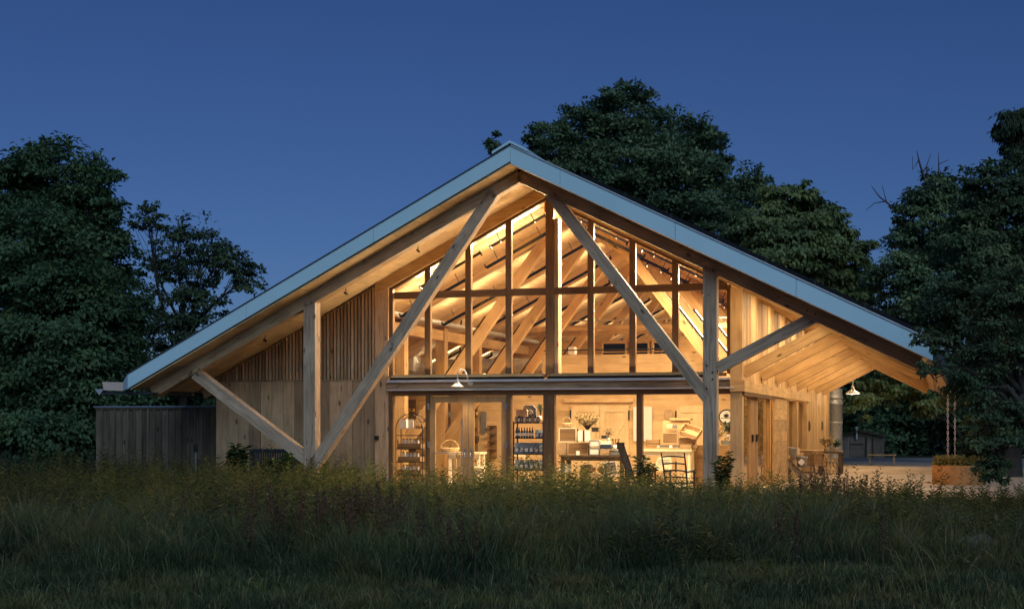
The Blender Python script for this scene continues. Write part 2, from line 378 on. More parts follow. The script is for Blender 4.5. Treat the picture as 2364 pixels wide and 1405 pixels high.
MB().add([(8.98, TF + .05, soffit(9.0) + .028), (9.0, 14, soffit(9.0) + .028), (9.47, 14, soffit(9.47) + .028), (9.02, TF + .05, soffit(9.02) + .028), 
          (9.0, TB - .02, soffit(9.0) + .028), (9.33, TB - .02, soffit(9.33) + .028)], [(0, 1, 2, 3), (1, 4, 5, 2)]).build('soffit_board', SOFT, roof)
# right gutter and its drip spout
g = MB()
for t0, t1 in ((TF, 14.), (14., TB)):
    e0, e1 = eaveR(t0), eaveR(t1)
    z0, z1 = soffit(e0), soffit(e1)
    vs = [(e0, t0, z0 - .02), (e0 + .11, t0, z0 + .0), (e0 + .12, t0, z0 + .3), (e0, t0, z0 + .3), (e1, t1, z1 - .02), (e1 + .11, t1, z1), (e1 + .12, t1, z1 + .3), (e1, t1, z1 + .3)]
    g.add(vs, [(0, 1, 2, 3), (7, 6, 5, 4), (0, 4, 5, 1), (1, 5, 6, 2), (2, 6, 7, 3), (3, 7, 4, 0)])
g.build('gutter', ROOFM, roof)
e = eaveR(10.); MB().prism([(e - .02, soffit(e) + .02), (e + .3, soffit(e) - .02), (e + .3, soffit(e) - .14), (e + .1, soffit(e) - .2)], 9.7, 10.3).build('rain_spout', GALV, roof)
# left eave: boxed gutter plus scupper thrown out beyond the corner
zl = soffit(EL)
MB().box(EL - .26, EL + .02, -2.2, TB, zl - .10, zl - .03).build('gutter', ROOFM, roof)
MB().box(EL - .95, EL + .4, -2.66, -2.25, zl - .10, zl - .055).build('eave_tray', ROOFM, roof)
MB().add([(EL - .045, -2.95, zl + .02), (EL - .045, -2.95, zl + .39), (EL - .33, -2.7, zl + .19), (EL - .33, -2.7, zl - .02),
          (EL - .045, -2.55, zl + .02), (EL - .045, -2.55, zl + .39), (EL - .33, -2.5, zl + .19), (EL - .33, -2.5, zl - .02)],
         [(0, 1, 2, 3), (7, 6, 5, 4), (1, 5, 6, 2), (3, 7, 4, 0), (0, 4, 5, 1), (2, 6, 7, 3)]).build('scupper_throat', WHITEM, roof)
MB().add([(EL - .33, -2.7, zl + .19), (EL - .33, -2.7, zl - .02), (EL - .92, -2.7, zl + .21), (EL - .88, -2.7, zl - .0),
          (EL - .33, -2.45, zl + .19), (EL - .33, -2.45, zl - .02), (EL - .92, -2.45, zl + .21), (EL - .88, -2.45, zl - .0)],
         [(0, 2, 3, 1), (4, 5, 7, 6), (0, 4, 6, 2), (1, 3, 7, 5), (2, 6, 7, 3), (0, 1, 5, 4)]).build('scupper', COPPER, roof)
MB().prism([(EL - 1.12, zl + .03), (EL - .86, zl + .03), (EL - .99, zl - .12)], -2.72, -2.5).build('scupper_lip', ZINC, roof)

# trusses ------------------------------------------------------------
TT = [-2.1, .4] + [3.7 + 3.3 * k for k in range(7)]
RAF = .30
def rafter(side, t, mat):
    a, b = (EL + .2, .02) if side < 0 else (-.02, 8.75)
    m = ML if side < 0 else MR; dz = .004 + RAF / 2
    za = SOF + (ML * a if side < 0 else -MR * a) - dz; zb = SOF + (ML * b if side < 0 else -MR * b) - dz
    return timber('rafter', barn, (a, t, za), (b, t, zb), .3, RAF / math.sqrt(1 + m * m), mat)
for k, t in enumerate(TT):
    mt = TIMBER if k == 0 else FIR
    rafter(-1, t, mt); rafter(1, t, mt)
    if k != 1:
        dz = 0. if k == 0 else -.05; ds = 0. if k == 0 else -.28
        m2 = GRAYTIMBER if k == 0 else FIR
        yo = -.03 if k == 0 else .0
        timber('strut', barn, (-5.30 + ds, t + yo, .566), (-.62 + ds * .6, t + yo, 7.09), .24, .27, m2)
        timber('strut', barn, (.72, t + yo, 6.99), (4.30, t + yo, 2.335), .24, .26, m2)
        MB().box(-5.39, -5.09, -.15, .15, 0, soffit(-5.24) - .2).build('post', GRAYV if k == 0 else FIRV, barn, (0, t, 0))
    if k == 0: MB().box(4.205, 4.505, -.15, .15, 0, soffit(4.36) - .2).build('post', GRAYV, barn, (0, t, 0))
    elif k > 1: MB().box(4.35, 4.65, -.15, .15, 0, soffit(4.5) - .2).build('post', FIRV, barn, (0, t, 0))
    # outer brace on the porch side
    m3 = GRAYTIMBER if k == 0 else FIR
    s0 = 4.5 if k == 0 else 4.76
    timber('brace', barn, (s0, t, 2.99), (6.75, t, 2.99 + (6.75 - s0) * .514), .20 if k else .22, .25, m3)
timber('brace', barn, (-5.35, -2.1, .93), (-8.36, -2.1, 3.01), .24, .27, GRAYTIMBER)
for s, z in ((-5.18, .92), (-5.3, .92), (-5.18, .72), (-5.3, .72), (-5.3, 4.6), (-5.17, 4.66), (4.28, 5.2), (4.43, 5.12), (4.29, 2.55), (4.42, 2.75), (4.3, 3.05), (4.42, 2.9), (-.62, 7.0), (-.9, 6.85), (.85, 6.95), (1.1, 6.8), (.45, 7.15), (6.45, 4.2), (6.62, 4.12), (-8.2, 3.12), (-8.4, 3.05), (1.9, 6.42)):
    MB().tube([(s, -2.27, z), (s, -2.24, z)], .018, 8).build('bolt', STEELB, barn)
# plates along the depth
timber('plate_beam', barn, (-5.24, .55, 4.42), (-5.24, TB - .1, 4.42), .22, .30, FIR)
timber('plate_beam', barn, (4.5, .6, 5.0), (4.5, TB - .1, 5.0), .2, .26, FIR)
timber('ridge_beam', barn, (0, .15, 7.1), (0, TB, 7.1), .16, .34, FIR)
# gable wall beam on the glazing line, left & right, down to the pilasters
for a, b, sd in ((-4.42, 0., -1), (0., 4.75, 1)):
    MB().prism([(a, soffit(a) - .006), (b, soffit(b) - .006), (b, soffit(b) - .31), (a, soffit(a) - .31)], -.14, .10).build('gable_beam', FIR, barn)
MB().box(-4.44, -4.08, -.12, .12, 0, soffit(-4.44) - .02).build('pilaster', TIMBERV, barn)
MB().box(4.50, 4.775, -.13, .15, 0, soffit(4.775) - .26).build('corner_post', FIRV, barn)

# front left wall: boards below, slats above ---------------------------
n = 14; wd = (8.97 - 4.44) / n
for i in range(n):
    a = -8.97 + i * wd; pr = random.choice((0, .004, .008))
    timber('wall_board', barn, (a + wd / 2, -.02 - pr, 0), (a + wd / 2, -.02 - pr, 2.865), wd - .012, .03, BOARD)
MB().box(-8.97, -4.44, .05, .09, 0, 2.9).build('wall_backing', DARKW, barn)
MB().prism([(-8.97, 2.9), (-4.44, 2.9), (-4.44, soffit(-4.44) - .03), (-8.97, soffit(-8.97) - .03)], .10, .13).build('wall_backing', DARKW, barn)
MB().box(-8.97, -4.445, -.055, .05, 2.868, 2.898).build('trim_board', BOARD, barn)
k = 47; wd = (8.97 - 4.45) / k
for i in range(k):
    a = -8.97 + i * wd; zt = soffit(a) - .015
    if zt > 2.95: timber('slat', barn, (a + .03, -.01, 2.90), (a + .03, -.01, zt), .062, .05, BOARD)
MB().box(-4.43, -4.33, -.2, -.12, 1.37, 1.47).build('outlet_box', STEELB, barn)
# side return of the left wall (interior face = left interior wall)
for i in range(24):
    t0 = .15 + i * 1.115
    timber('wall_board', barn, (-8.93, t0 + .55, 0.03), (-8.93, t0 + .55, 2.98), .05, 1.10, PALE)
for i in range(14):
    a = -8.9 + i * .975
    timber('wall_board', barn, (a + .48, TB - .1, 0.03), (a + .48, TB - .1, soffit(a + .48) + .01), .965, .05, PALE)

# upper glazing ---------------------------------------------------------
ME = [-4.03, -3.05, -1.98, -.935, .11, 1.135, 2.16, 3.19, 4.47]
Z0, ZT0, ZT1 = 2.95, 4.905, 5.075
def ztop(s): return soffit(s) - .36
for s in ME[1:-1]:
    wdt = .15 if s != .11 else .2
    MB().prism([(s - wdt / 2, Z0), (s + wdt / 2, Z0), (s + wdt / 2, ztop(s + wdt / 2)), (s - wdt / 2, ztop(s - wdt / 2))], -.06, .07).build('mullion', FRAMEV, barn)
for s, w_ in ((-4.03, .1), (4.45, .08)):
    MB().prism([(s - w_ / 2, Z0), (s + w_ / 2, Z0), (s + w_ / 2, ztop(s) + .03), (s - w_ / 2, ztop(s) + .03)], -.06, .07).build('mullion', FRAMEV, barn)
MB().box(.22, .32, -.02, .28, Z0, 6.75).build('glazing_post', TIMBERV, barn)
for (a, b) in zip(ME, ME[1:]):
    a2, b2 = a + .078, b - .078
    MB().box(a2, b2, -.05, .06, ZT0, ZT1).build('transom', FRAME, barn)
    MB().box(a2, b2, -.05, .06, Z0 - .06, Z0 + .02).build('sill_rail', FRAME, barn)
    MB().box(a2, b2, -.004, .004, Z0 + .02, ZT0).build('pane', GLASS, barn)
    pts = [(a2, ZT1), (b2, ZT1), (b2, max(ZT1, ztop(b2))), (a2, max(ZT1, ztop(a2)))]
    if a < .1 < b - .01 or ztop(a2) < ZT1 or ztop(b2) < ZT1:
        pts = [p for i, p in enumerate(pts) if i == 0 or p != pts[i - 1]]
    if max(ztop(a2), ztop(b2)) > ZT1 + .06:
        if ztop(b2) < ZT1:
            sx = (SOF - .36 - ZT1) / MR; pts = [(a2, ZT1), (sx, ZT1), (a2, ztop(a2))]
        MB().prism(pts, -.004, .004).build('pane', GLASS, barn)
for a, b in ((-4.05, 0.), (0., 4.4)):
    MB().prism([(a, ztop(a) + .05), (b, ztop(b) + .05), (b, ztop(b) - .03), (a, ztop(a) - .03)], -.052, .062).build('head_rail', FRAME, barn)
# floor line beam, flashings
MB().box(-4.08, 4.50, -.15, .10, 2.632, 2.80).build('girt_beam', TIMBER, barn)
MB().box(-4.08, 4.50, -.24, -.0, 2.802, 2.86).build('flashing', ZINC, barn)
MB().box(-4.08, 4.60, -.22, -.05, 2.60, 2.63).build('flashing', ZINC, barn)

# ground floor glazing ---------------------------------------------------
HD0, HD1 = 2.47, 2.598
MB().box(-4.03, 4.50, -.08, .10, HD0, HD1).build('head_rail', FRAME, barn)
MB().box(-4.03, -3.06, -.06, .08, .0, .12).build('sill_rail', FRAME, barn)
MB().box(-.93, 4.50, -.06, .08, .0, .10).build('sill_rail', FRAME, barn)
for a, b in ((-4.07, -3.97), (-3.09, -3.0), (-.98, -.87), (-.04, .24), (2.265, 2.40)):
    MB().box(a, b, -.09, .11, 0.0, HD0).build('jamb', FRAMEV, barn)
for a, b in ((-3.97, -3.09), (-.87, -.04), (.24, 2.265), (2.40, 4.50)):
    MB().box(a, b, -.004, .004, .1, HD0).build('pane', GLASS, barn)
def door_leaf(a, b, hinge_left):
    st = .14
    m = MB().box(a, a + st, -.03, .03, .02, HD0 - .01).box(b - st, b, -.03, .03, .02, HD0 - .01).box(a + st, b - st, -.028, .028, .02, .26).box(a + st, b - st, -.028, .028, HD0 - .17, HD0 - .01)
    d = m.build('door', DOORFR, barn)
    MB().box(a + st, b - st, -.004, .004, .26, HD0 - .17).build('pane', GLASS, d)
    hx = a - .015 if hinge_left else b + .015
    for z in (.25, 1.25, 2.2): MB().box(hx - .022, hx + .022, -.115, -.03, z - .08, z + .08).build('hinge', STEEL, d)
    kx = b - .07 if hinge_left else a + .07
    MB().tube([(kx, -.031, 1.05), (kx, -.09, 1.05), (kx, -.1, .95)], .014, 8).box(kx - .02, kx + .02, -.04, -.03, .95, 1.15).build('handle', STEEL, d)
door_leaf(-2.995, -1.99, True); door_leaf(-1.98, -.985, False)
MB().tube([(-2.14, -.07, .5), (-2.14, -.07, 1.9)], .018, 8).tube([(-2.9, -.07, 1.05), (-2.14, -.07, 1.05)], .014, 8).build('pull_bar', STEEL, barn)

# side wall on the porch: sliding doors, sheathing, windows, boards ------------
SW = 4.775
timber('band_beam', barn, (SW + .02, -.13, 2.655), (SW + .02, 17.2, 2.655), .10, .27, FIR)
MB().box(4.50, SW + .06, -.20, -.135, 2.53, 2.79).build('band_beam', FIR, barn)
MB().box(SW - .22, SW + .05, -.1, 6.6, 2.44, 2.515).build('head_rail', FRAME, barn)
for t0, t1 in ((.16, .4), (2.3, 3.0), (3.06, 3.7), (6.25, 6.55)):
    MB().box(4.57, 4.66, t0, t1, 0, 2.44).build('jamb', DOORFR, barn)
for t0, t1 in ((.4, 2.3), (3.7, 6.25)):
    MB().box(4.608, 4.616, t0, t1, .1, 2.44).build('pane', GLASSS, barn)
for t in (2.6, 3.4): MB().box(4.66, 4.69, t - .12, t + .12, 1.32, 1.5).build('door_pull', STEELB, barn)
for i in range(8):
    z0 = .02 + i * .31; timber('sheathing_board', barn, (SW - .02, 6.57, z0 + .153), (SW - .02, 10.0, z0 + .153), .03, .304, FIR)
for t0, t1 in ((10.02, 10.25), (13.0, 13.35), (16.4, 16.7)): MB().box(SW - .2, SW + .01, t0, t1, .8, 2.5).build('window_frame', FIRV, barn)
MB().box(SW - .2, SW + .05, 10.0, 16.7, .7, .8).build('window_sill', FIR, barn)
MB().box(SW - .03, SW, 10.0, 16.7, .03, .7).build('apron_board', FIR, barn)
for t0, t1 in ((10.25, 13.0), (13.35, 16.4)):
    MB().box(SW - .168, SW - .16, t0, t1, .8, 2.5).build('pane', GLASSS, barn)
    MB().box(SW - .22, SW - .18, t0 + .02, t1 - .02, .8, 2.5).build('shutter_panel', FIRV, barn)
for i in range(24):
    t0 = 16.7 + i * .4; 
    if t0 < 25.9: timber('wall_board', barn, (SW - .015 - .005 * (i % 2), t0 + .2, .03), (SW - .015 - .005 * (i % 2), t0 + .2, 2.9), .03, .394, FIR)
for i in range(66):
    t0 = .18 + i * .4
    if t0 < 26: timber('wall_board', barn, (SW - .02 - .006 * (i % 3), t0 + .2, 2.79 if t0 < 16.7 else 2.9), (SW - .02 - .006 * (i % 3), t0 + .2, soffit(SW) - .03), .03, .392, FIR if i % 5 else PALE)
MB().box(SW - .06, SW + .01, 25.9, TB, 0, soffit(SW)).build('end_board', FIRV, barn)

# interior partition, lofts --------------------------------------------------
TP = 8.0
for i in range(9):
    z0 = .03 + i * .303
    timber('partition_board', barn, (-8.9, TP, z0 + .15), (4.6, TP, z0 + .15), .05, .299, PALE)
for i in range(4):
    z0 = 2.76 + i * .27
    timber('parapet_board', barn, (-2.35, TP, z0 + .134), (4.6, TP, z0 + .134), .05, .266, PALE)
MB().box(-8.9, 4.6, TP + .03, 13., 2.62, 2.74).build('loft_floor', PALE, barn)
rail = MB().tube([(-2.3, TP - .02, 3.98), (1.75, TP - .02, 3.98), (1.83, TP - .02, 3.93), (1.84, TP - .02, 3.84)], .018, 8)
for x in (-2.2, -.9, .4, 1.3): rail.tube([(x, TP - .02, 3.84), (x, TP - .02, 3.98)], .016, 8)
rail.build('hand_rail', STEELB, barn)
# raised partition deeper in with small windows
for i in range(6):
    timber('partition_board', barn, (-6.2, 16.0, 3.1 + i * .30), (4.4, 16.0, 3.1 + i * .30), .05, .294, FIR)
for px0, px1 in ((1388, 1448), (1455, 1500), (1505, 1557)):
    a, _ = inv(px0, 800, 15.9); b, _ = inv(px1, 800, 15.9)
    f = MB().box(a, b, 15.85, 15.96, 3.95, 4.03).box(a, b, 15.85, 15.96, 4.62, 4.70).box(a, a + .07, 15.85, 15.96, 4.03, 4.62).box(b - .07, b, 15.85, 15.96, 4.03, 4.62).box(a + .07, b - .07, 15.87, 15.95, 4.3, 4.34).build('window', FIR, barn)
    MB().box(a + .07, b - .07, 15.955, 15.962, 4.03, 4.62).build('pane', PANEL, f)
MB().tube([(-3.0, 13.5, 3.92), (3.5, 13.5, 3.92)], .07, 12).build('sprinkler_main', STEELB, barn)
MB().tube([(-4.8, .7, 4.72), (-4.8, 16., 4.72)], .07, 12).build('conduit_pipe', GALV, barn)
for t in (1.6, 4.5, 7.5, 10.5): MB().tube([(-4.8, t, 4.75), (-4.75, t, soffit(-4.75))], .03, 8).build('pipe_hanger', STEELB, barn)
for t in (12.5, 14.8):
    MB().tube([(-4.0, t, 5.2), (4.0, t, 5.2)], .025, 8).build('tie_rod', STEEL, barn)
    timber('collar_beam', barn, (-4.9, t, 4.95), (4.4, t, 4.95), .09, .14, FIR)
# inner doors on the partition
def door_panel(name, px0, px1, pyt, diag, parent):
    a, z1 = inv(px0, pyt, TP - .06); b, _ = inv(px1, pyt, TP - .06)
    d = MB().box(a, b, TP - .075, TP - .03, .04, z1).build(name, DOORW, parent)
    w2 = .13
    MB().box(a, b, TP - .10, TP - .076, z1 - .2, z1).box(a, b, TP - .10, TP - .076, .06, .26).box(a, a + w2, TP - .10, TP - .076, .26, z1 - .2).box(b - w2, b, TP - .10, TP - .076, .26, z1 - .2).build('door_rail', DOORW, d)
    if diag: timber('door_brace', d, (a + w2, TP - .088, .75), (b - .04, TP - .088, z1 - .25), .022, .12, DOORW)
    for z in (.5, z1 - .3): MB().box((b - .01 if diag else a - .03), (b + .03 if diag else a + .01), TP - .13, TP - .10, z - .15, z + .15).build('hinge', STEELB, d)
    return d
door_panel('interior_door', 1319, 1385, 935, False, barn)
door_panel('interior_door', 1386, 1452, 935, True, barn)
door_panel('interior_door', 1562, 1625, 936, False, barn)
a, z1 = inv(1312, 930, TP); b, _ = inv(1460, 930, TP)
MB().box(a - .1, b + .05, TP - .12, TP - .03, z1 + .02, z1 + .14).build('door_lintel', PALE, barn)
# board shelves and openings on the partition's left half
def shelf_niche(px0, px1, pyt, pyb):
    a, z1 = inv(px0, pyt, TP - .06); b, z0 = inv(px1, pyb, TP - .06)
    o = MB().box(a, b, TP - .06, TP - .045, z0, z1).build('niche_back', MIDW, barn)
    m = MB()
    for i in range(5): m.box(a, b, TP - .3, TP - .061, z0 + i * (z1 - z0) / 4 - .015, z0 + i * (z1 - z0) / 4 + .015)
    m.build('niche_shelf', DARKW, o)
shelf_niche(922, 960, 924, 1040); shelf_niche(1028, 1040, 931, 1060); shelf_niche(1092, 1103, 931, 1050); shelf_niche(1130, 1147, 983, 1056)

# ================================================================== LIGHTS IN AND ON THE BARN
def tube_light(s0, s1, t, drop, up, energy, label, group, tilt=0., mat=None):
    """linear fixture hung parallel to the roof slope"""
    sm = (s0 + s1) / 2; z0, z1 = soffit(s0) - drop, soffit(s1) - drop
    L = math.hypot(s1 - s0, z1 - z0); ang = math.atan2(z1 - z0, s1 - s0)
    r = thing('tube_light', label, 'light', sm, t, (z0 + z1) / 2, 0, group)
    h = MB().box(-L / 2, L / 2, -.045, .045, -.03 if up else .012, -.012 if up else .03).box(-L / 2 - .03, -L / 2, -.05, .05, -.05, .05).box(L / 2, L / 2 + .03, -.05, .05, -.05, .05)
    if up: h.tube([(-L / 2, 0, -.045), (L / 2, 0, -.045)], .042, 8)
    h.build('housing', mat or (MATTE if up else WHITE), r, rot=(R(-tilt), -ang, 0))
    hg = MB()
    for f in (-.32, .32): hg.tube([(f * L, 0, -.03), (f * L, 0, drop - .31 if drop > .5 else drop - .01)], .01, 6)
    hg.build('hanger', MATTE, r, rot=(0, -ang, 0))
    area('lamp', r, (0, 0, 0), (math.pi, -ang, 0) if up else (R(-tilt), -ang, 0), L, .07, energy)
    return r
UPW, DNW, PCW, SILLW, FRW = 28., 250., 100., 92., 520.
bays = [(a + b) / 2 for a, b in zip(TT[1:], TT[2:])] + [25.2]
for t in bays:
    for s0, s1 in ((-4.6, -2.6), (-2.2, -.4)) if t < 9 else ((-4.2, -1.2),):
        tube_light(s0, s1, t, .55, True, UPW, 'dark tube uplight hung under the left slope of the barn ceiling', 'uplights below the left roof slope')
    tube_light(2.1, 4.0, t, .75, False, DNW * (1.15 if t < 7 else 1.), 'slim dark tube downlight under the right slope of the barn ceiling', 'downlights below the right roof slope', mat=MATTE)
for a, b in ((-3.6, -2.0), (-1.7, -.3), (.4, 1.8), (2.2, 3.8)):  # tubes added to throw warm spill onto the meadow, not real fittings
    tube_light(a, b, .95, .46, False, FRW, 'added dark tube light hung just behind the upper glass wall', 'added front row tube lights', tilt=24., mat=MATTE)
for t in bays[:4]:  # extra uplights added to even out the ceiling brightness
    tube_light(.5, 2.0, t, .55, True, UPW * .8, 'added dark tube uplight hung under the right slope of the barn ceiling', 'added uplights below the right roof slope')
for t in (10.3, 13.6, 16.9):
    tube_light(-8.0, -5.8, t, .42, True, UPW * 1.5, 'dark tube uplight over the low left aisle', 'aisle uplights')
for a, b in list(zip(TT[1:], TT[2:])) + [(24.4, 26.2)]:
    tube_light(5.2, 7.9, (a + b) / 2, .10, False, PCW, 'slim white light strip under the porch ceiling between braces', 'porch ceiling light strips')
tube_light(5.2, 7.9, -.9, .10, False, PCW * .8, 'slim white light strip under the front porch overhang', 'front porch light strip')
for s in (-1.2, -2.9, -4.8, -7.0):
    r = thing('soffit_fixture', 'small dark bullet fixture hung under the left front soffit', 'fixture', s, -1.1, soffit(s), 0, 'soffit fixtures')
    MB().tube([(0, 0, .0), (0, 0, -.12)], .012, 8).build('stem', STEELB, r)
    MB().tube([(0, -.06, -.13), (0, .06, -.15)], .03, 10).build('head', STEELB, r)
for k, (a, b) in enumerate(((-4.0, .0), (.1, 4.1))):  # fill strips added on the ledge to wash the front soffit
    r = thing('added_sill_light', ('added fill light strip hidden on the sill ledge left of the centre post', 'added fill light strip hidden on the sill ledge right of the centre post')[k], 'light', (a + b) / 2, -.18, 2.862)
    L = b - a
    MB().box(-L / 2, L / 2, -.05, -.042, 0, .05).box(-L / 2, L / 2, .042, .05, 0, .13).box(-L / 2, L / 2, -.042, .042, 0, .012).build('channel', MATTE, r)
    area('lamp', r, (0, .0, .03), (R(215), 0, 0), L, .06, SILLW * (1. if k == 0 else .6))
for k, t in enumerate(TT[2:6]):
    for side in (-1, 1):
        p0, p1 = ((-5.58, .566), (-.79, 7.09)) if side < 0 else ((4.30, 2.335), (.72, 6.99))
        d = Vector((p1[0] - p0[0], 0, p1[1] - p0[1])); L = d.length; d /= L; nrm = Vector((-d.z, 0, d.x)) if side < 0 else Vector((d.z, 0, -d.x))
        f0, f1 = (.36, .62) if side < 0 else (.22, .56)
        c0 = Vector((p0[0], 0, p0[1])) + d * L * f0 + nrm * .17; c1 = Vector((p0[0], 0, p0[1])) + d * L * f1 + nrm * .17
        r = thing('strut_light', ('dark slim light bar lying along a left inner strut', 'white glowing light bar lying along a right inner strut')[side > 0], 'light', 0, t, 0, 0, ('left strut light bars', 'right strut light bars')[side > 0])
        MB().bar(c0, c1, .09, .05).build('housing', MATTE, r)
        if side > 0: MB().bar(c0 + nrm * .03 + d * .05, c1 + nrm * .03 - d * .05, .05, .03).build('tube', TUBEGLOW, r)
def gooseneck(name, label, s, t, z, rot, energy, wall):
    r = thing(name, label, 'lamp', s, t, z, rot)
    MB().lathe([(.035, .20), (.04, .12), (.075, .08), (.15, .02), (.17, .0), (.165, .004), (.14, .02), (.06, .07), (.0, .075)], 24).build('shade', GALV, r)
    MB().tube([(0, 0, .18), (0, 0, .32), (.06, .06, .44), (.14, .16, .42), (.17, .22, .30), (.18, .26, .18), (.2, wall, .12)], .014, 8).build('arm', GALV, r)
    MB().tube([(.2, wall - .02, .12), (.2, wall + .02, .12)], .07, 14).build('wall_plate', GALV, r)
    MB().lathe([(.0, .01), (.03, .02), (.04, .05), (.02, .07)], 12).build('bulb', plain('bulb_glow_' + name, (.9, .8, .6), .5, emit=(1, .8, .5), estr=12.), r)
    l = bpy.data.lights.new('lamp', 'SPOT'); l.energy = energy; l.color = LAMP_WARM; l.shadow_soft_size = .03; l.spot_size = R(150); l.spot_blend = .6
    o = bpy.data.objects.new('lamp', l); col.objects.link(o); o.parent = r; o.location = (0, 0, .005); o.rotation_euler = (R(-14), 0, 0)
s, z = inv(1056, 893, -.55); gooseneck('gooseneck_lamp', 'galvanised gooseneck lamp above the glass double doors', s, -.55, z, 0, 70., .4)
s, z = inv(1969, 909, 24.6)
r = thing('pendant_lamp', 'lit galvanised shade lamp hanging under the far porch end', 'lamp', s, 24.6, z)
MB().lathe([(.05, .34), (.06, .2), (.13, .14), (.27, .04), (.3, .0), (.29, .006), (.25, .03), (.1, .11), (0, .13)], 24).build('shade', GALV, r)
MB().tube([(0, 0, .3), (0, 0, .5), (-.04, 0, .62), (-.02, 0, soffit(s) - z)], .02, 8).build('arm', GALV, r)
MB().lathe([(.0, -.01), (.26, .0), (.26, .012), (0, .014)], 20).build('bulb', plain('bulb_glow_far', (.9, .8, .6), .5, emit=(1, .82, .55), estr=6.), r)
l = bpy.data.lights.new('lamp', 'POINT'); l.energy = 28; l.color = LAMP_WARM; l.shadow_soft_size = .1
o = bpy.data.objects.new('lamp', l); col.objects.link(o); o.parent = r; o.location = (0, 0, -.12)

# ================================================================== ON THE ROOF: solar panels
for row in range(2):
    for k in range(7):
        s0 = 1.5 + k * 1.03; s1 = s0 + 1.0; t0 = -2.45 + row * 1.75
        r = thing('solar_panel', ('black solar panel in the row along the front edge of the right roof slope', 'black solar panel in the second row behind the front edge of the roof')[row], 'solar panel', 0, 0, 0, 0, ('front row of solar panels', 'second row of solar panels')[row])
        slope_panel('panel', s0, s1, .55, .47, t0, t0 + 1.7, PANEL, r)
        slope_panel('rail', s0, s1, .47, .40, t0 + .1, t0 + .2, STEELB, r)
        slope_panel('edge_clamp', s1 - .02, s1 + .03, .57, .45, t0 - .01, t0 + .06, STEELB, r)

# ================================================================== LEFT: board fence
fe = thing('board_fence', 'grey board and batten screen fence with blue metal cap beside the barn', 'fence', -12.86, .35)
nb = 19; bw = 3.86 / nb
for i in range(nb):
    timber('board', fe, (i * bw + bw / 2, .02 + .01 * (i % 2), 0), (i * bw + bw / 2, .02 + .01 * (i % 2), 2.2 + random.uniform(-.004, .004)), bw - .004, .025, FENCEW)
    if i: timber('batten', fe, (i * bw, -.012, 0), (i * bw, -.012, 2.16), .045, .03, FENCEW)
MB().box(-.04, 3.9, -.06, .12, 2.215, 2.25).build('cap', STEEL2, fe)
MB().box(0, 3.86, -.035, -.0, 2.165, 2.214).build('top_rail', FENCEW, fe)
hy = thing('yard_hydrant', 'slim pale blue standpipe in the grass before the grey fence', 'standpipe', *invZ(452, 1150), 0)
s, t = toST(*at(452, 1075, 33.)[:2]); hy.location = B(s, t, 0)
MB().tube([(0, 0, 0), (0, 0, 1.1)], .014, 8).build('pipe', plain('blue_pipe', (.10, .17, .26), .5), hy)
MB().box(-.03, .03, -.05, .05, 1.1, 1.28).build('valve', STEELB, hy)

# ================================================================== CHAIRS AND BENCHES
def rocking_chair(label, s, t, rot, slats, tall):
    r = thing('rocking_chair', label, 'rocking chair', s, t, .012, rot)
    lean = .30 if tall > 1.1 else .2; w2 = .25; zt = tall; m = BLACKW
    for sx in (-1, 1):
        MB().tube([(sx * w2, -.22, .04), (sx * w2, -.22, .42), (sx * (w2 + .01), -.22 - lean * .45, (zt + .42) / 2), (sx * (w2 + .02), -.22 - lean, zt)], [.02, .022, .021, .014], 8).build('back_post', m, r)
        MB().tube([(sx * (w2 + .03), .24, .04), (sx * (w2 + .03), .24, .68)], .02, 8).build('front_leg', m, r)
        MB().add([(sx * w2 - .03, -.34, .66), (sx * w2 + .05, -.34, .66), (sx * w2 + .05, .3, .69), (sx * w2 - .03, .3, .69), (sx * w2 - .03, -.34, .685), (sx * w2 + .05, -.34, .685), (sx * w2 + .05, .3, .715), (sx * w2 - .03, .3, .715)],
                 [(0, 3, 2, 1), (4, 5, 6, 7), (0, 1, 5, 4), (1, 2, 6, 5), (2, 3, 7, 6), (3, 0, 4, 7)]).build('arm', m, r)
        MB().tube([(sx * w2, -.62, .1), (sx * w2, -.4, .035), (sx * w2, 0, .022), (sx * w2, .3, .035), (sx * w2, .45, .07)], .022, 8).build('rocker', m, r)
    MB().box(-w2 - .03, w2 + .03, -.24, .28, .40, .44).build('seat', m, r)
    for z in (.2, .3): MB().tube([(-w2, .24, z), (w2, .24, z)], .012, 6).tube([(-w2, -.22, z), (w2, -.22, z)], .012, 6).build('stretcher', m, r)
    def py(z): return -.22 - lean * max(0, (z - .42) / (zt - .42)) ** 1.2
    if slats == 'ladder':
        for z in (.55, .70, .86, 1.02):
            MB().tube([(-w2, py(z), z), (-w2 * .5, py(z) - .02, z + .012), (0, py(z) - .03, z + .018), (w2 * .5, py(z) - .02, z + .012), (w2, py(z), z)], .02, 6).build('slat', m, r)
    else:
        MB().bar((-w2 - .03, py(zt - .06), zt - .06), (w2 + .03, py(zt - .06), zt - .06), .03, .16).build('top_rail', m, r)
        MB().bar((-w2, py(.52), .52), (w2, py(.52), .52), .03, .05).build('bottom_rail', m, r)
        for i in range(6):
            x = -.2 + i * .08; MB().bar((x, py(.52), .52), (x, py(zt - .12), zt - .12), .028, .014).build('slat', m, r)
    return r
s1, t1 = invZ(1580, 1156); rocking_chair('black ladder back rocking chair with its back to the meadow', 3.5, -1.25, R(-6), 'ladder', 1.12)
rocking_chair('black rocking chair with tall slatted back seen from its side', 2.62, -1.2, R(-62), 'tall', 1.32)
bn = thing('garden_bench', 'dark blue slatted garden bench against the board wall', 'bench', -6.95, -.62)
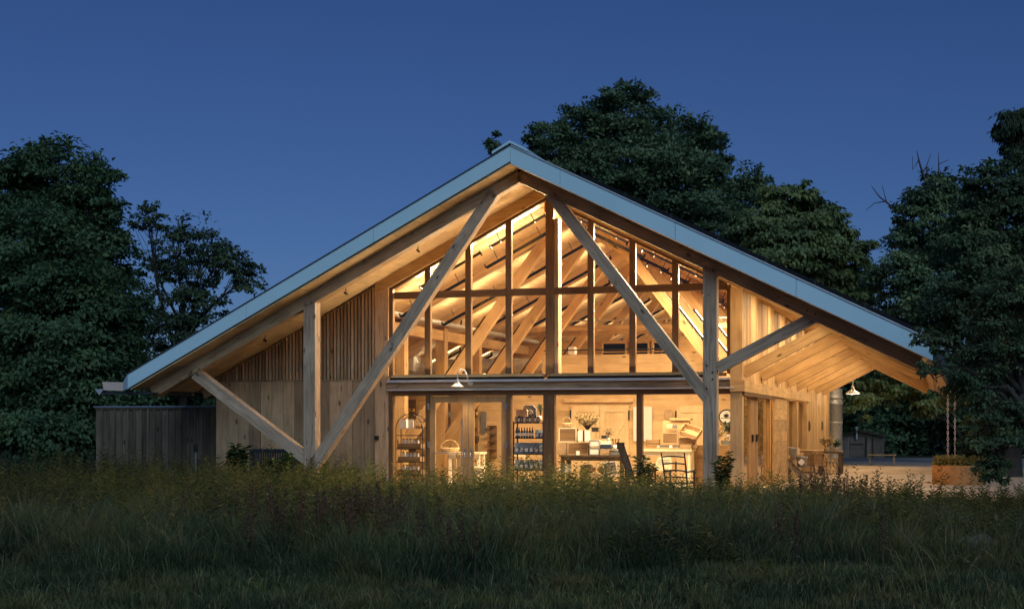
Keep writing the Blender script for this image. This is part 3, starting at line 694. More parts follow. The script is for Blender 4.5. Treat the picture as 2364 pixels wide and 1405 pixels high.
for x in (-.78, .78):
    MB().box(x - .035, x + .035, -.3, -.23, 0, .66).build('leg', NAVY, bn); MB().box(x - .035, x + .035, .16, .23, 0, 1.1).build('leg', NAVY, bn)
    MB().box(x - .045, x + .045, -.34, .16, .66, .70).build('arm', NAVY, bn)
for i in range(5): MB().box(-.76, .76, -.28 + i * .09, -.205 + i * .09, .42, .45).build('seat_slat', NAVY, bn)
MB().box(-.745, .745, .165, .215, 1.03, 1.13).build('top_rail', NAVY, bn); MB().box(-.745, .745, .165, .215, .55, .62).build('bottom_rail', NAVY, bn)
for i in range(22): MB().box(-.73 + i * .0675, -.69 + i * .0675, .178, .20, .62, 1.03).build('back_slat', NAVY, bn)
MB().box(-.745, .745, -.29, -.25, .36, .42).build('apron', NAVY, bn)

# ================================================================== GOODS BEHIND THE GLASS
def px_thing(name, label, cat, px, py, t, rot=0., group=None):
    s, z = inv(px, py, t); return thing(name, label, cat, s, t, z, rot, group)
KX = 34. / FPX
def case(name, label, cat, px0, py0, px1, py1, t, d, mat, edge=None, rot=0., group=None, straps=None):
    """box-like goods seen between two picture corners, depth d"""
    s0, z1 = inv(px0, py0, t); s1, z0 = inv(px1, py1, t); w2 = (s1 - s0) / 2; h = z1 - z0
    r = thing(name, label, cat, (s0 + s1) / 2, t, z0, rot, group)
    e = min(.025, h * .12, w2 * .3)
    b = MB()
    b.prism([(-w2 + e, 0), (w2 - e, 0), (w2, e), (w2, h - e), (w2 - e, h), (-w2 + e, h), (-w2, h - e), (-w2, e)], 0, d)
    b.build('body', mat, r)
    if edge:
        f = MB()
        for y in (-.006, d * .5):
            f.box(-w2, w2, y, y + .012, 0, e).box(-w2, w2, y, y + .012, h - e, h).box(-w2, -w2 + e, y, y + .012, e, h - e).box(w2 - e, w2, y, y + .012, e, h - e)
        f.build('edging', edge, r)
    if straps: MB().box(-.02, .02, -.012, d + .01, -.005, h + .006).build('strap', straps, r)
    return r
def shelf_goods(r, items):
    pass
# arched wire rack on the left pane
rk = thing('arched_rack', 'arched black metal display rack with wooden trays behind the left pane', 'rack', -3.95, 1.0)
for y in (0, .36):
    pts = [(-.37, y, .03), (-.37, y, 1.62)] + [(-.37 * math.cos(a), y, 1.62 + .40 * math.sin(a)) for a in np.linspace(.15, math.pi - .15, 11)] + [(.37, y, 1.62), (.37, y, .03)]
    MB().tube(pts, .012, 6).build('hoop', STEELB, rk)
for i, z in enumerate((1.47, 1.12, .78, .44, .12)):
    MB().box(-.37, .37, -.01, .37, z - .012, z + .008).build('shelf', STEELB, rk)
for z, w_ in ((1.13, .33), (.79, .31), (.45, .33)):
    s0 = thing('wooden_tray', 'brown wooden tray of small jars on the arched rack', 'tray', -3.97, 1.03, z, 0, 'trays on the arched rack')
    MB().box(-w_, w_, 0, .02, 0, .13).box(-w_, w_, .28, .30, 0, .13).box(-w_, -w_ + .02, .02, .28, 0, .13).box(w_ - .02, w_, .02, .28, 0, .13).box(-w_ + .02, w_ - .02, .02, .28, 0, .02).build('body', MIDW, s0)
    for i in range(5):
        j = thing('jar', 'small pale jar standing in a tray on the arched rack', 'jar', -4.17 + i * .1, 1.16, z + .02, 0, 'jars in the rack trays')
        MB().lathe([(0, 0), (.034, 0), (.036, .16), (.026, .19), (.026, .21), (0, .21)], 10).build('glass', WHITE, j)
        MB().lathe([(.028, .205), (.028, .235), (0, .235)], 10).build('lid', BRASS, j)
case('printed_card', 'pale printed card propped on top of the arched rack', 'card', 942, 967, 954, 989, 1.15, .02, PAPER)
case('white_box', 'small white box on top of the arched rack', 'box', 922, 968, 938, 989, 1.1, .12, WHITE)
for i in range(3):
    b_ = px_thing('amber_bottle', 'amber bottle on top of the arched rack', 'bottle', 962 + i * 6, 989, 1.2, 0, 'amber bottles on the rack')
    MB().lathe([(0, 0), (.03, 0), (.03, .1), (.012, .13), (.012, .17), (0, .17)], 10).build('glass', MIDW, b_); MB().lathe([(.014, .16), (.014, .19), (0, .19)], 8).build('cap', STEELB, b_)
# white table with a basket behind the doors
def table(label, s, t, w_, d_, h, mat, topmat=None, apron=.12, leg=.07, ly=.0):
    r = thing('table', label, 'table', s, t, .03)
    MB().box(-w_ / 2, w_ / 2, 0, d_, h - .045, h).build('tabletop', topmat or mat, r)
    for x in (-w_ / 2 + .04, w_ / 2 - .04 - leg):
        for y in (.04, d_ - .04 - leg): MB().box(x, x + leg, y, y + leg, 0, h - .045).build('leg', mat, r)
    MB().box(-w_ / 2 + .06, w_ / 2 - .06, .05, .07, h - .045 - apron, h - .045).box(-w_ / 2 + .06, w_ / 2 - .06, d_ - .07, d_ - .05, h - .045 - apron, h - .045).build('apron', mat, r)
    return r
table('small cream table with a wicker basket behind the glass doors', -2.95, 2.4, .95, .55, .98, CREAM)
table('low cream stand in front of the basket table', -2.42, 1.7, .42, .4, .62, CREAM, apron=.14)
def basket(name, label, px, py, t, w_, d_, h, handle, mat=WICKER, flare=1.12):
    r = px_thing(name, label, 'basket', px, py, t)
    n_ = 20; prof = [(.82, 0), (.9, h * .4), (1., h * .9), (1.03, h), (.97, h), (.88, h * .5), (.78, .02), (0, .02)]
    b = MB().lathe([(p * w_ / 2, z) for p, z in prof], n_); b.v = [(x, y * d_ / w_, z) for x, y, z in b.v]; b.build('weave', mat, r)
    for k in range(4):
        z = h * (k + .6) / 4.4; rr = w_ / 2 * (.84 + .17 * z / h) + .004
        MB().tube([(rr * math.cos(a), rr * math.sin(a) * d_ / w_, z) for a in np.linspace(0, 2 * math.pi, 21)], .010, 5).build('weave_band', mat, r)
    if handle: MB().tube([(w_ * .46 * math.cos(a), 0, h * .9 + handle * math.sin(a)) for a in np.linspace(0, math.pi, 13)], .012, 6).build('handle', mat, r)
    return r
basket('wicker_basket', 'long wicker basket with arched handle on the cream table', 1038, 1047, 2.6, .55, .3, .17, .22)
basket('bread_bowl', 'small pale woven bowl on the low cream stand', 1064, 1060, 1.9, .26, .26, .16, 0)
# black bakery style rack between door and centre post
sh = thing('steel_shelf', 'black steel shelf rack with crossed braces full of blue bags', 'shelf', -.665, .75)
for x in (-.385, .385):
    for y in (0, .34): MB().box(x - .015, x + .015, y - .015, y + .015, .03, 1.83).build('post', STEELB, sh)
SHZ = (1.80, 1.42, 1.02, .62, .2)
for z in SHZ: MB().box(-.385, .385, -.015, .355, z - .02, z).build('shelf_plate', STEELB, sh)
MB().tube([(-.385, -.02, .62), (.385, -.02, 1.3)], .008, 6).tube([(.385, -.02, .62), (-.385, -.02, 1.3)], .008, 6).build('cross_brace', STEELB, sh)
def bag(name, label, cat, s, t, z, w_, h, d, mat, group):
    r = thing(name, label, cat, s, t, z, random.uniform(-.1, .1), group)
    MB().add([(-w_ / 2, 0, 0), (w_ / 2, 0, 0), (w_ / 2, d, 0), (-w_ / 2, d, 0), (-w_ / 2 * 1.04, -.01, h * .6), (w_ / 2 * 1.04, -.01, h * .6), (w_ / 2 * 1.04, d, h * .6), (-w_ / 2 * 1.04, d, h * .6),
              (-w_ / 2, d * .42, h), (w_ / 2, d * .42, h), (w_ / 2, d * .58, h), (-w_ / 2, d * .58, h)],
             [(0, 3, 2, 1), (0, 1, 5, 4), (1, 2, 6, 5), (2, 3, 7, 6), (3, 0, 4, 7), (4, 5, 9, 8), (5, 6, 10, 9), (6, 7, 11, 10), (7, 4, 8, 11), (8, 9, 10, 11)]).build('body', mat, r)
    MB().box(-w_ * .3, w_ * .3, -.016, -.002, h * .2, h * .5).build('paper_label', PAPER, r)
    return r
for i in range(6): bag('paper_bag', 'blue grey paper bag on the third shelf of the black rack', 'bag', -.985 + i * .128, .80, 1.02, .115, .28, .12, BLUEBAG, 'bags on the third shelf')
for i in range(6): bag('paper_bag', 'blue grey paper bag on the fourth shelf of the black rack', 'bag', -.985 + i * .128, .80, .62, .10, .25, .12, BLUEBAG, 'bags on the fourth shelf')
for i in range(2): bag('paper_bag', 'pale blue paper bag beside the dark bottles on the second shelf', 'bag', -.45 + i * .12, .80, 1.42, .10, .2, .12, BLUEBAG, 'bags on the second shelf')
for i in range(7):
    b_ = thing('dark_bottle', 'dark blue bottle on the second shelf of the black rack', 'bottle', -1.0 + i * .07, .83, 1.42, 0, 'bottles on the second shelf')
    MB().lathe([(0, 0), (.029, 0), (.03, .16), (.013, .21), (.013, .26), (0, .26)], 10).build('glass', NAVYJ, b_); MB().lathe([(.0308, .05), (.0308, .12)], 10).build('paper_label', PAPER, b_)
for i in range(9):
    b_ = thing('tin', ('narrow brown tin' if i % 3 == 0 else 'narrow dark blue tin') + ' in the row on top of the black rack', 'tin', -1.0 + i * .072, .80, 1.80, 0, 'brown tins on the rack top' if i % 3 == 0 else 'blue tins on the rack top')
    MB().box(-.027, .027, 0, .06, 0, .15 + .02 * (i % 2)).build('body', NAVYJ if i % 3 else MIDW, b_); MB().box(-.022, .022, -.004, -.001, .03, .11).build('paper_label', PAPER if i % 2 else KRAFT, b_)
for i, x in enumerate((-.86, -.45)):
    b_ = thing('tumbler', 'blue tapered tumbler on the bottom shelf of the black rack', 'tumbler', x, .86, .2, 0, 'tumblers on the bottom shelf')
    MB().lathe([(0, 0), (.04, 0), (.06, .26), (.055, .26), (.036, .02), (0, .02)], 14).build('body', BLUEBAG, b_)
tb = px_thing('tote_bag', 'grey felt tote bag with round white emblem above the black rack', 'bag', 1223, 960, 1.0)
MB().prism([(-.17, 0), (.17, -.03), (.15, .2), (.08, .27), (-.13, .27), (-.17, .22)], 0, .08).build('body', GREYF, tb)
MB().tube([(-.12, .04, .25), (-.1, .04, .3), (.02, .04, .3), (.06, .04, .26)], .008, 6).build('handle', GREYF, tb)
MB().tube([(.02 + .065 * math.cos(a), -.004, .08 + .065 * math.sin(a)) for a in np.linspace(-.2, math.pi + .2, 14)], .006, 5).prism([(-.02, .05), (.06, .05), (.02, .12)], -.008, -.001).build('emblem', PAPER, tb)
case('brown_bag', 'brown paper satchel leaning beside the grey tote', 'bag', 1191, 945, 1217, 972, .86, .1, KRAFT)
def sprig(name, label, cat, px, py, t, mat, n_, hgt, spread, ls, vase=WHITE, vr=.05, vh=.12, group=None):
    r = px_thing(name, label, cat, px, py, t, 0, group)
    MB().lathe([(0, 0), (vr * .8, 0), (vr, vh * .5), (vr * .6, vh), (vr * .5, vh), (vr * .8, vh * .4), (0, .02)], 14).build('vase', vase, r)
    st = MB(); P = []
    for i in range(n_):
        a = random.uniform(0, 6.28); q = spread * math.sqrt(random.random()); h = vh + hgt * random.uniform(.55, 1.)
        tip = Vector((q * math.cos(a), q * math.sin(a), h)); st.tube([(0, 0, vh * .7), tip * .55 + Vector((0, 0, h * .15)), tip], .004, 4, False); P += [tip * f + Vector((0, 0, (1 - f) * vh)) for f in (1., .9, .78, .62)]
    st.build('stems', BARK, r)
    P = np.repeat(np.array([tuple(p) for p in P]), 3, 0) + rng.normal(size=(len(P) * 3, 3)) * ls * .4
    D = unit(rdir(len(P)) + np.array([0, 0, .4])); V, T = leaves(P, D, rdir(len(P)), rng.uniform(.7, 1.3, len(P)) * ls, rng.uniform(.4, .7, len(P)) * ls)
    np_mesh('leaves', V, T, np.repeat(rng.random(len(P)), 4), mat, r)
    return r
sprig('twig_vase', 'vase of dark twigs on top of the black rack', 'vase', 1247, 972, .95, BIRCH, 8, .32, .08, .05, vh=.14)

# long dark trestle table with suitcases
tr = table('long dark table behind the large left pane', .55, 2.4, 1.75, .75, .93, DARKW, apron=.1, leg=.09)
MB().box(-.35, .25, .2, .5, 0, .6).build('trestle_panel', MIDW, tr)
case('wooden_chest', 'brown wooden chest standing on the long dark table', 'chest', 1310, 1021, 1357, 1050, 2.55, .35, MIDW, edge=KRAFT)
case('wooden_crate', 'pale brown crate at the left end of the dark table', 'crate', 1286, 1022, 1308, 1050, 2.6, .3, KRAFT)
case('leather_suitcase', 'tan leather suitcase with pale edging on the wooden chest', 'suitcase', 1290, 987, 1331, 1020, 2.6, .2, MIDW, edge=CREAM)
case('strapped_bag', 'white bag with dark centre strap in front of the suitcase', 'bag', 1334, 993, 1361, 1018, 2.45, .16, PAPER, straps=BLACKW, rot=R(8))
basket('trug_basket', 'small pale basket with loop handle on the tan suitcase', 1309, 986, 2.7, .26, .2, .12, .16)
sprig('flower_bouquet', 'large dried flower bouquet behind the strapped bag', 'bouquet', 1356, 1000, 2.85, DRY, 60, .40, .34, .06, vase=KRAFT, vr=.08, vh=.1)
sprig('small_bouquet', 'small sprig bouquet in a jar on the drawers', 'bouquet', 1404, 1017, 2.75, DRY, 12, .2, .12, .05, vh=.08)
case('slate_sign', 'small dark slate sign beside the large bouquet', 'sign', 1365, 985, 1383, 997, 2.6, .02, BLACKW, edge=MIDW)
case('slate_sign', 'small tilted slate sign near the small bouquet', 'sign', 1388, 1004, 1401, 1012, 2.6, .02, BLACKW, edge=GREYF)
for k, (y0, y1) in enumerate(((1015, 1031), (1033, 1050))):
    case('clear_drawer', ('clear fronted drawer box, upper of two on the dark table', 'clear fronted drawer box, lower of two on the dark table')[k], 'drawer', 1360, y0, 1384, y1, 2.5, .25, PAPER, edge=GREYF)
c_ = case('bottle_carrier', 'dark blue bottle carrier on a brown box on the dark table', 'carrier', 1385, 1025, 1411, 1036, 2.45, .2, NAVYJ)
for i in range(6): MB().lathe([(.02, .1), (.02, .15), (.009, .18), (.009, .21), (0, .21)], 8, (-.11 + i * .044, .05, 0)).build('bottle_neck', PAPER, c_)
case('cardboard_box', 'brown cardboard box under the bottle carrier', 'box', 1385, 1037, 1409, 1050, 2.45, .25, KRAFT)
case('dark_tray', 'speckled dark tray at the right end of the dark table', 'tray', 1407, 1040, 1437, 1051, 2.42, .3, GREYF, edge=BLACKW)
bj = px_thing('brush_jar', 'white jar of wooden spoons and brushes on the dark table', 'jar', 1421, 1040, 2.6)
MB().lathe([(0, 0), (.06, 0), (.065, .15), (.058, .15), (.05, .02), (0, .02)], 14).build('jar_body', WHITE, bj)
for i in range(8):
    a = i * .8; MB().tube([(.02 * math.cos(a), .02 * math.sin(a), .05), (.09 * math.cos(a), .06 * math.sin(a), .26), (.1 * math.cos(a), .07 * math.sin(a), .31)], [.006, .008, .018], 6).build('spoon', MIDW, bj)
ck = px_thing('chalkboard', 'tilted chalkboard with white frame and chalk lettering by the dark table', 'chalkboard', 1411, 1095, 1.3, R(4))
M_ = MB()
Lx = .15; Hh = .30
cb = MB().box(-Lx, Lx, 0, .015, 0, Hh).build('board', plain('chalk_brown', (.22, .16, .10), .8), ck, rot=(0, R(-9), 0))
MB().box(-Lx - .02, Lx + .02, -.012, .02, -.025, .0).box(-Lx - .02, Lx + .02, -.012, .02, Hh, Hh + .025).box(-Lx - .02, -Lx, -.012, .02, 0, Hh).box(Lx, Lx + .02, -.012, .02, 0, Hh).build('frame', WHITE, ck, rot=(0, R(-9), 0))
wr = MB()
for row in range(3):
    for i in range(5):
        x = -.12 + i * .052; z = Hh - .075 - row * .085
        wr.tube([(x, -.004, z), (x + .012, -.004, z + .045), (x + .026, -.004, z + .01), (x + .038, -.004, z + .045)], .004, 4)
wr.build('chalk_lettering', PAPER, ck, rot=(0, R(-9), 0))
MB().bar((-.1, .02, -.03), (-.12, .12, -.9), .02).bar((.1, .02, -.03), (.1, .12, -.9), .02).build('easel_leg', PALE, ck)
bk = basket('floor_basket', 'round pale basket with upright handle below the dark table', 1378, 1118, 1.5, .34, .34, .3, 0)
MB().box(-.03, .03, -.01, .01, .2, .5).build('handle', PALE, bk)
# cream table with crates
table('cream painted table stacked with crates behind the right pane', 2.35, 3.2, 1.35, .7, 1.07, CREAM)
def crate(label, px, py, t, w_, h, d, rot=0., tilt=0., mat=MIDW, roll=0.):
    r = px_thing('slatted_crate', label, 'crate', px, py, t, rot)
    tl = (R(tilt), R(roll), 0)
    for i in range(3): MB().box(-w_ / 2, w_ / 2, 0, .015, i * h / 3 + .005, (i + 1) * h / 3 - .012).box(-w_ / 2, w_ / 2, d - .015, d, i * h / 3 + .005, (i + 1) * h / 3 - .012).build('slat', mat, r, rot=tl)
    MB().box(-w_ / 2 + .002, -w_ / 2 + .02, .016, d - .016, 0, h).box(w_ / 2 - .02, w_ / 2 - .002, .016, d - .016, 0, h).build('end_panel', mat, r, rot=tl)
    MB().box(-w_ / 2 + .02, w_ / 2 - .02, .016, d - .016, 0, .014).build('bottom', mat, r, rot=tl)
    return r
crate('slatted crate at the left end of the cream table', 1506, 1033, 3.35, .36, .22, .28, R(6), mat=MIDW)
crate('tilted pale crate leaning on top of the crate stack', 1588, 1010, 3.4, .5, .16, .34, R(-8), 38., PALE, roll=18.)
case('framed_board', 'dark panel in a pale frame standing mid table among the crates', 'board', 1529, 998, 1565, 1024, 3.3, .06, MIDW, edge=PALE)
case('produce_bin', 'round backed wooden bin at the right of the cream table', 'bin', 1567, 1010, 1604, 1026, 3.5, .3, MIDW)
case('till_box', 'cream till box on a stand above the framed board', 'box', 1539, 978, 1552, 988, 3.5, .16, CREAM)
case('wooden_hutch', 'pale wooden hutch with a flat top behind the crates', 'hutch', 1530, 970, 1590, 1000, 3.75, .25, PALE)
case('hutch_top', 'thin board shelf lying over the hutch', 'board', 1546, 964, 1594, 969, 3.7, .35, PALE)
case('seed_tray', 'low patterned seed tray at the front of the cream table', 'tray', 1522, 1026, 1566, 1033, 3.25, .16, GREYF, edge=PALE)
case('wire_basket', 'brown wire basket beside the seed tray', 'basket', 1568, 1024, 1596, 1034, 3.28, .22, KRAFT, edge=MIDW)
rr = px_thing('paper_roll', 'white paper roll end beside the seed tray', 'paper roll', 1519, 1031, 3.2)
MB().tube([(0, 0, .0), (0, .4, 0)], .03, 14).build('roll', WHITE, rr); MB().tube([(0, -.004, .0), (0, 0, 0)], .010, 8).build('core', BLACKW, rr)
sk = px_thing('printed_sack', 'cream sack with lines of lettering hanging under the cream table', 'sack', 1532, 1085, 3.1)
MB().add([(-.2, 0, 0), (.2, 0, -.02), (.22, 0, .2), (.18, .0, .34), (-.14, 0, .34), (-.22, 0, .15), (-.2, .06, 0), (.2, .06, -.02), (.22, .06, .2), (.18, .06, .34), (-.14, .06, .34), (-.22, .06, .15)],
         [(0, 1, 2, 3, 4, 5), (11, 10, 9, 8, 7, 6), (0, 6, 7, 1), (1, 7, 8, 2), (2, 8, 9, 3), (3, 9, 10, 4), (4, 10, 11, 5), (5, 11, 6, 0)]).build('cloth', CREAM, sk)
wr = MB()
for row in range(3):
    for i in range(9): x = -.15 + i * .034; z = .26 - row * .05; wr.tube([(x, -.004, z), (x + .012, -.004, z + .018), (x + .024, -.004, z)], .004, 4)
wr.build('lettering', BLACKW, sk)
case('sales_counter', 'brown wooden sales counter right of the cream table', 'counter', 1597, 1027, 1690, 1130, 3.9, .6, MIDW)
case('cash_drawer', 'grey cash drawer on the brown sales counter', 'cash drawer', 1664, 1016, 1688, 1026, 4.0, .3, GREYF)
sprig('counter_plant', 'leafy plant in a pot on the sales counter', 'plant', 1658, 1026, 4.1, DRY, 14, .35, .22, .09)
sprig('counter_herbs', 'bushy herb pot at the far end of the sales counter', 'plant', 1680, 1012, 4.3, BIRCH, 14, .28, .18, .08)
for k, (nm, lab, ct, x0, y0, x1, y1, t_, d_, m_) in enumerate((
    ('storage_box', 'pale storage box on the floor under the left end of the dark table', 'box', 1290, 1070, 1312, 1092, 2.7, .3, PAPER),
    ('storage_box', 'brown storage box on the floor beneath the middle of the dark table', 'box', 1340, 1072, 1362, 1095, 2.8, .3, KRAFT),
    ('book_stack', 'small stack of dark books behind the brush jar', 'books', 1428, 1030, 1440, 1039, 2.75, .2, NAVYJ),
    ('price_card', 'small white price card leaning on the wooden chest', 'card', 1330, 1040, 1338, 1050, 2.38, .01, PAPER),
    ('price_card', 'small white price card standing before the seed tray', 'card', 1545, 1027, 1552, 1034, 3.12, .01, PAPER),
    ('linen_stack', 'folded pale linen stack at the right end of the cream table', 'linen', 1592, 1020, 1606, 1034, 3.6, .25, CREAM),
    ('honey_box', 'amber honey box between the crates on the cream table', 'box', 1553, 1010, 1563, 1024, 3.55, .12, BRASS),
    ('blue_tin', 'small blue tin beside the till box', 'tin', 1554, 980, 1561, 988, 3.55, .1, BLUEBAG),
    ('shelf_box', 'dark box on the lower partition shelf behind the doors', 'box', 1093, 1006, 1102, 1018, TP - .25, .16, DARKW),
    ('hanging_apron', 'grey apron hanging on the partition behind the doors', 'apron', 1110, 950, 1122, 1000, TP - .1, .04, GREYF),
    ('wall_calendar', 'small white calendar on the partition near the left pane', 'calendar', 966, 945, 980, 968, TP - .1, .02, PAPER),
    ('poster_small', 'small brown print pinned beside the inner single door', 'print', 1535, 945, 1552, 968, TP - .1, .02, KRAFT))):
    case(nm, lab, ct, x0, y0, x1, y1, t_, d_, m_)
for k, (px, py) in enumerate(((930, 953), (938, 953), (946, 953), (954, 953), (1030, 963), (1036, 963), (1094, 961), (1100, 961), (1031, 995), (1036, 995), (928, 982), (936, 982))):
    b_ = px_thing('stoneware_jar', 'small ' + ('white', 'blue grey', 'brown', 'brass coloured')[k % 4] + ' stoneware jar on the partition shelves', 'jar', px, py, TP - .2, 0, ('white', 'blue grey', 'brown', 'brass')[k % 4] + ' jars on the partition shelves')
    MB().lathe([(0, 0), (.045, 0), (.055, .06), (.05, .12), (.03, .14), (.03, .17), (0, .17)], 10).build('body', (WHITE, BLUEBAG, KRAFT, BRASS)[k % 4], b_); MB().lathe([(.034, .165), (.034, .19), (0, .19)], 10).build('lid', DARKW, b_)
# wall hangings on the partition
rp = px_thing('round_plaque', 'round white plaque with dark rim and plant emblem on the partition', 'plaque', 1676, 961, TP - .1)
MB().tube([(0, .02, 0), (0, .05, 0)], .20, 32).build('disc', PAPER, rp)
MB().tube([(.2 * math.cos(a), .015, .2 * math.sin(a)) for a in np.linspace(0, 2 * math.pi, 33)], .018, 6).build('rim', BLACKW, rp)
em = MB().box(-.15, .15, .008, .019, -.045, -.03)
for i in range(7): a = .3 + i * .42; em.prism([(0, -.02), (.03 * math.cos(a) - .02 * math.sin(a), .03 * math.sin(a) + .02 * math.cos(a) - .0), (.11 * math.cos(a), .11 * math.sin(a)), (.03 * math.cos(a) + .02 * math.sin(a), .03 * math.sin(a) - .02 * math.cos(a))], .008, .019)
em.build('emblem', BLACKW, rp)
case('wall_poster', 'tall pale poster sheet on the partition between the inner doors', 'poster', 1462, 938, 1505, 1018, TP - .1, .02, PAPER)
# ducts and kit on the left loft
hv = px_thing('air_handler', 'white air handling unit on the left loft', 'air handler', 932, 864, 9.5)
MB().prism([(-.55, .25), (.32, .12), (.36, .75), (-.55, .95)], 0, .8).build('casing', WHITE, hv); MB().box(-.5, .3, .1, .7, 0, .2).build('base', GALV, hv)
MB().tube([(.3, .4, .2), (1.25, .4, .2)], .2, 16).build('duct_collar', GALV, hv)
fd = px_thing('flue_pipe', 'grey flue pipe with a bend rising through the left loft', 'pipe', 1019, 868, 9.0)
MB().tube([(0, 0, -2.6), (0, 0, 1.05), (-.05, 0, 1.35), (-.28, 0, 1.8), (-.3, 0, 2.05)], .13, 16).build('pipe', plain('grey_pipe', (.52, .5, .47), .5), fd)
MB().box(-.55, .02, -.2, .2, 2.05, 2.28).build('roof_collar', GALV, fd)
dt = px_thing('round_duct', 'long spiral duct lying along the left loft', 'duct', 1095, 845, 12.)
MB().tube([(-2.2, 0, 0), (2.8, 0, 0)], .25, 18).build('pipe', GALV, dt)
db = MB()
for i in range(16): db.tube([(-2.1 + i * .3, 0, 0), (-2.08 + i * .3, 0, 0)], .262, 18)
db.build('seams', GALV, dt)
case('white_duct_box', 'white box hung above the right loft railing', 'duct box', 1312, 800, 1326, 818, 8.6, .3, WHITE)
lc = thing('ladder_chair', 'cream wooden chair in the shop behind the doors', 'chair', -2.5, 6.0, .03)
for x in (-.18, .18):
    for y, h in ((0, .9), (.36, .45)): MB().box(x - .018, x + .018, y - .018, y + .018, 0, h).build('leg', CREAM, lc)
MB().box(-.2, .2, -.02, .38, .43, .46).build('seat', CREAM, lc)
for z in (.6, .78): MB().box(-.17, .17, -.01, .01, z, z + .07).build('slat', CREAM, lc)

# ================================================================== PORCH THINGS
def g_thing(name, label, cat, px, py, rot=0., group=None):
    s, t = invZ(px, py, .012); return thing(name, label, cat, s, t, .012, rot, group)
ps = g_thing('plant_stand', 'grey stepped plant stand on the porch beside the sheathing', 'plant stand', 1815, 1110)
MB().box(-.14, -.04, 0, .1, 0, 1.3).build('post', OLDW, ps)
for i, (z, x) in enumerate(((.72, .0), (.42, .28))):
    MB().box(x - .02, x + .34, -.05, .35, z, z + .035).build('step', OLDW, ps)
timber('stringer', ps, (-.05, .02, .68), (.62, .02, .02), .04, .14, OLDW); timber('stringer', ps, (-.05, .3, .68), (.62, .3, .02), .04, .14, OLDW)
MB().box(-.16, .0, -.02, .12, 1.3, 1.33).build('cap', DARKW, ps)
def bucket(label, s, t, z, sc_, tagd):
    r = thing('galvanised_bucket', label, 'bucket', s, t, z)
    MB().lathe([(0, 0), (.13 * sc_, 0), (.16 * sc_, .28 * sc_), (.165 * sc_, .28 * sc_), (.15 * sc_, .27 * sc_), (.12 * sc_, .02), (0, .02)], 20).build('pail', GALV, r)
    MB().tube([(.16 * sc_ * math.cos(a), .16 * sc_ * math.sin(a), .25 * sc_) for a in np.linspace(0, 2 * math.pi, 21)], .008, 5).build('rim', GALV, r)
    if tagd: MB().prism([(0, .02), (.11, .13), (0, .24), (-.11, .13)], -.19, -.18).build('paper_tag', PAPER, r)
ps_s, ps_t = toST(ps.location.x, ps.location.y)
bucket('galvanised bucket on the upper step of the plant stand', ps_s + .16, ps_t + .15, .77, 1.0, False)
bucket('galvanised bucket with white diamond tag on the lower step', ps_s + .46, ps_t + .15, .47, 1.1, True)
hn = thing('leaf_ornament', 'silvery leaf ornament leaning against the stand post', 'ornament', ps_s - .0, ps_t - .05, 1.0)
MB().tube([(0, 0, -.4), (.02, 0, 0)], .012, 6).prism([(.0, 0), (.07, .12), (.06, .26), (.02, .33), (-.04, .26), (-.05, .1)], -.02, .02).build('blade', PAPER, hn)
wb = g_thing('slatted_bin', 'open slatted wooden display bin under the porch windows', 'bin', 1862, 1098)
for i in range(3): MB().box(-.42, .48, 0, .03, .38 + i * .15, .52 + i * .15).build('side_board', MIDW, wb)
MB().box(-.42, .48, .5, .53, .38, .83).build('back_board', MIDW, wb); MB().box(-.44, .5, -.03, .55, .34, .375).build('bottom', MIDW, wb)
MB().box(-.45, .52, -.02, .56, .84, .87).build('lid', PALE, wb)
for x in (-.42, .42):
    for y in (0, .46): MB().box(x, x + .06, y, y + .06, 0, .34).build('leg', DARKW, wb)
MB().box(-.4, .44, .0, .03, .1, .14).build('stretcher', DARKW, wb)
sb = thing('sill_box', 'small pale wooden box on the porch window sill', 'box', 4.85, 11.6, .80)
MB().box(-.1, .1, -.45, .45, 0, .03).box(-.1, -.08, -.45, .45, .03, .2).box(.08, .1, -.45, .45, .03, .2).build('tray', PALE, sb); MB().box(-.08, .08, -.43, -.41, .03, .2).box(-.08, .08, .41, .43, .03, .2).build('end_piece', PALE, sb)
bc = g_thing('bentwood_chair', 'bentwood armchair of looped wood on the porch', 'chair', 1892, 1104, R(20))
for y in (-.22, .22):
    MB().tube([(-.2, y, 0), (-.23, y, .4), (-.22, y, .72), (-.1, y, .86), (.08, y, .8), (.18, y, .55), (.17, y, .2), (.2, y, 0)], .022, 8).build('loop', MIDW, bc)
MB().box(-.22, .18, -.2, .2, .4, .44).build('seat', MIDW, bc)
for z in (.55, .68, .8): MB().tube([(-.2, -.22, z), (-.22, .0, z), (-.2, .22, z)], .016, 6).build('back_rail', MIDW, bc)
lt = g_thing('log_table', 'heavy dark porch table with firewood stacked beneath', 'table', 1916, 1094)
MB().box(-.42, .42, -.05, .9, .72, .79).build('tabletop', DARKW, lt)
for x in (-.4, .28):
    for y in (0, .75): MB().box(x, x + .12, y, y + .12, 0, .72).build('leg', DARKW, lt)
random.seed(3); z = .1; li = 0
for row in range(4):
    for i in range(4):
        g_ = thing('log', 'split firewood log stacked under the dark porch table', 'log', 0, 0, 0, 0, 'firewood under the porch table')
        g_.location = lt.location + Vector((CT, -ST, 0)) * (-.2 + i * .125 + .03 * (row % 2)) + Vector((ST, CT, 0)) * .12 + Vector((0, 0, .075 + row * .135))
        a = random.uniform(0, 6); rd = random.uniform(.055, .07)
        MB().tube([(0, 0, 0), (0, .4, 0)], rd, 6).build('bark', MIDW, g_); MB().tube([(0, -.006, 0), (0, 0, 0)], rd * .88, 6).build('cut_end', PALE, g_)
sprig('porch_plant', 'sprawling potted plant on the dark porch table', 'plant', 1908, 1043, 17.6, DRY, 14, .32, .25, .1, vase=KRAFT, vr=.1, vh=.18)
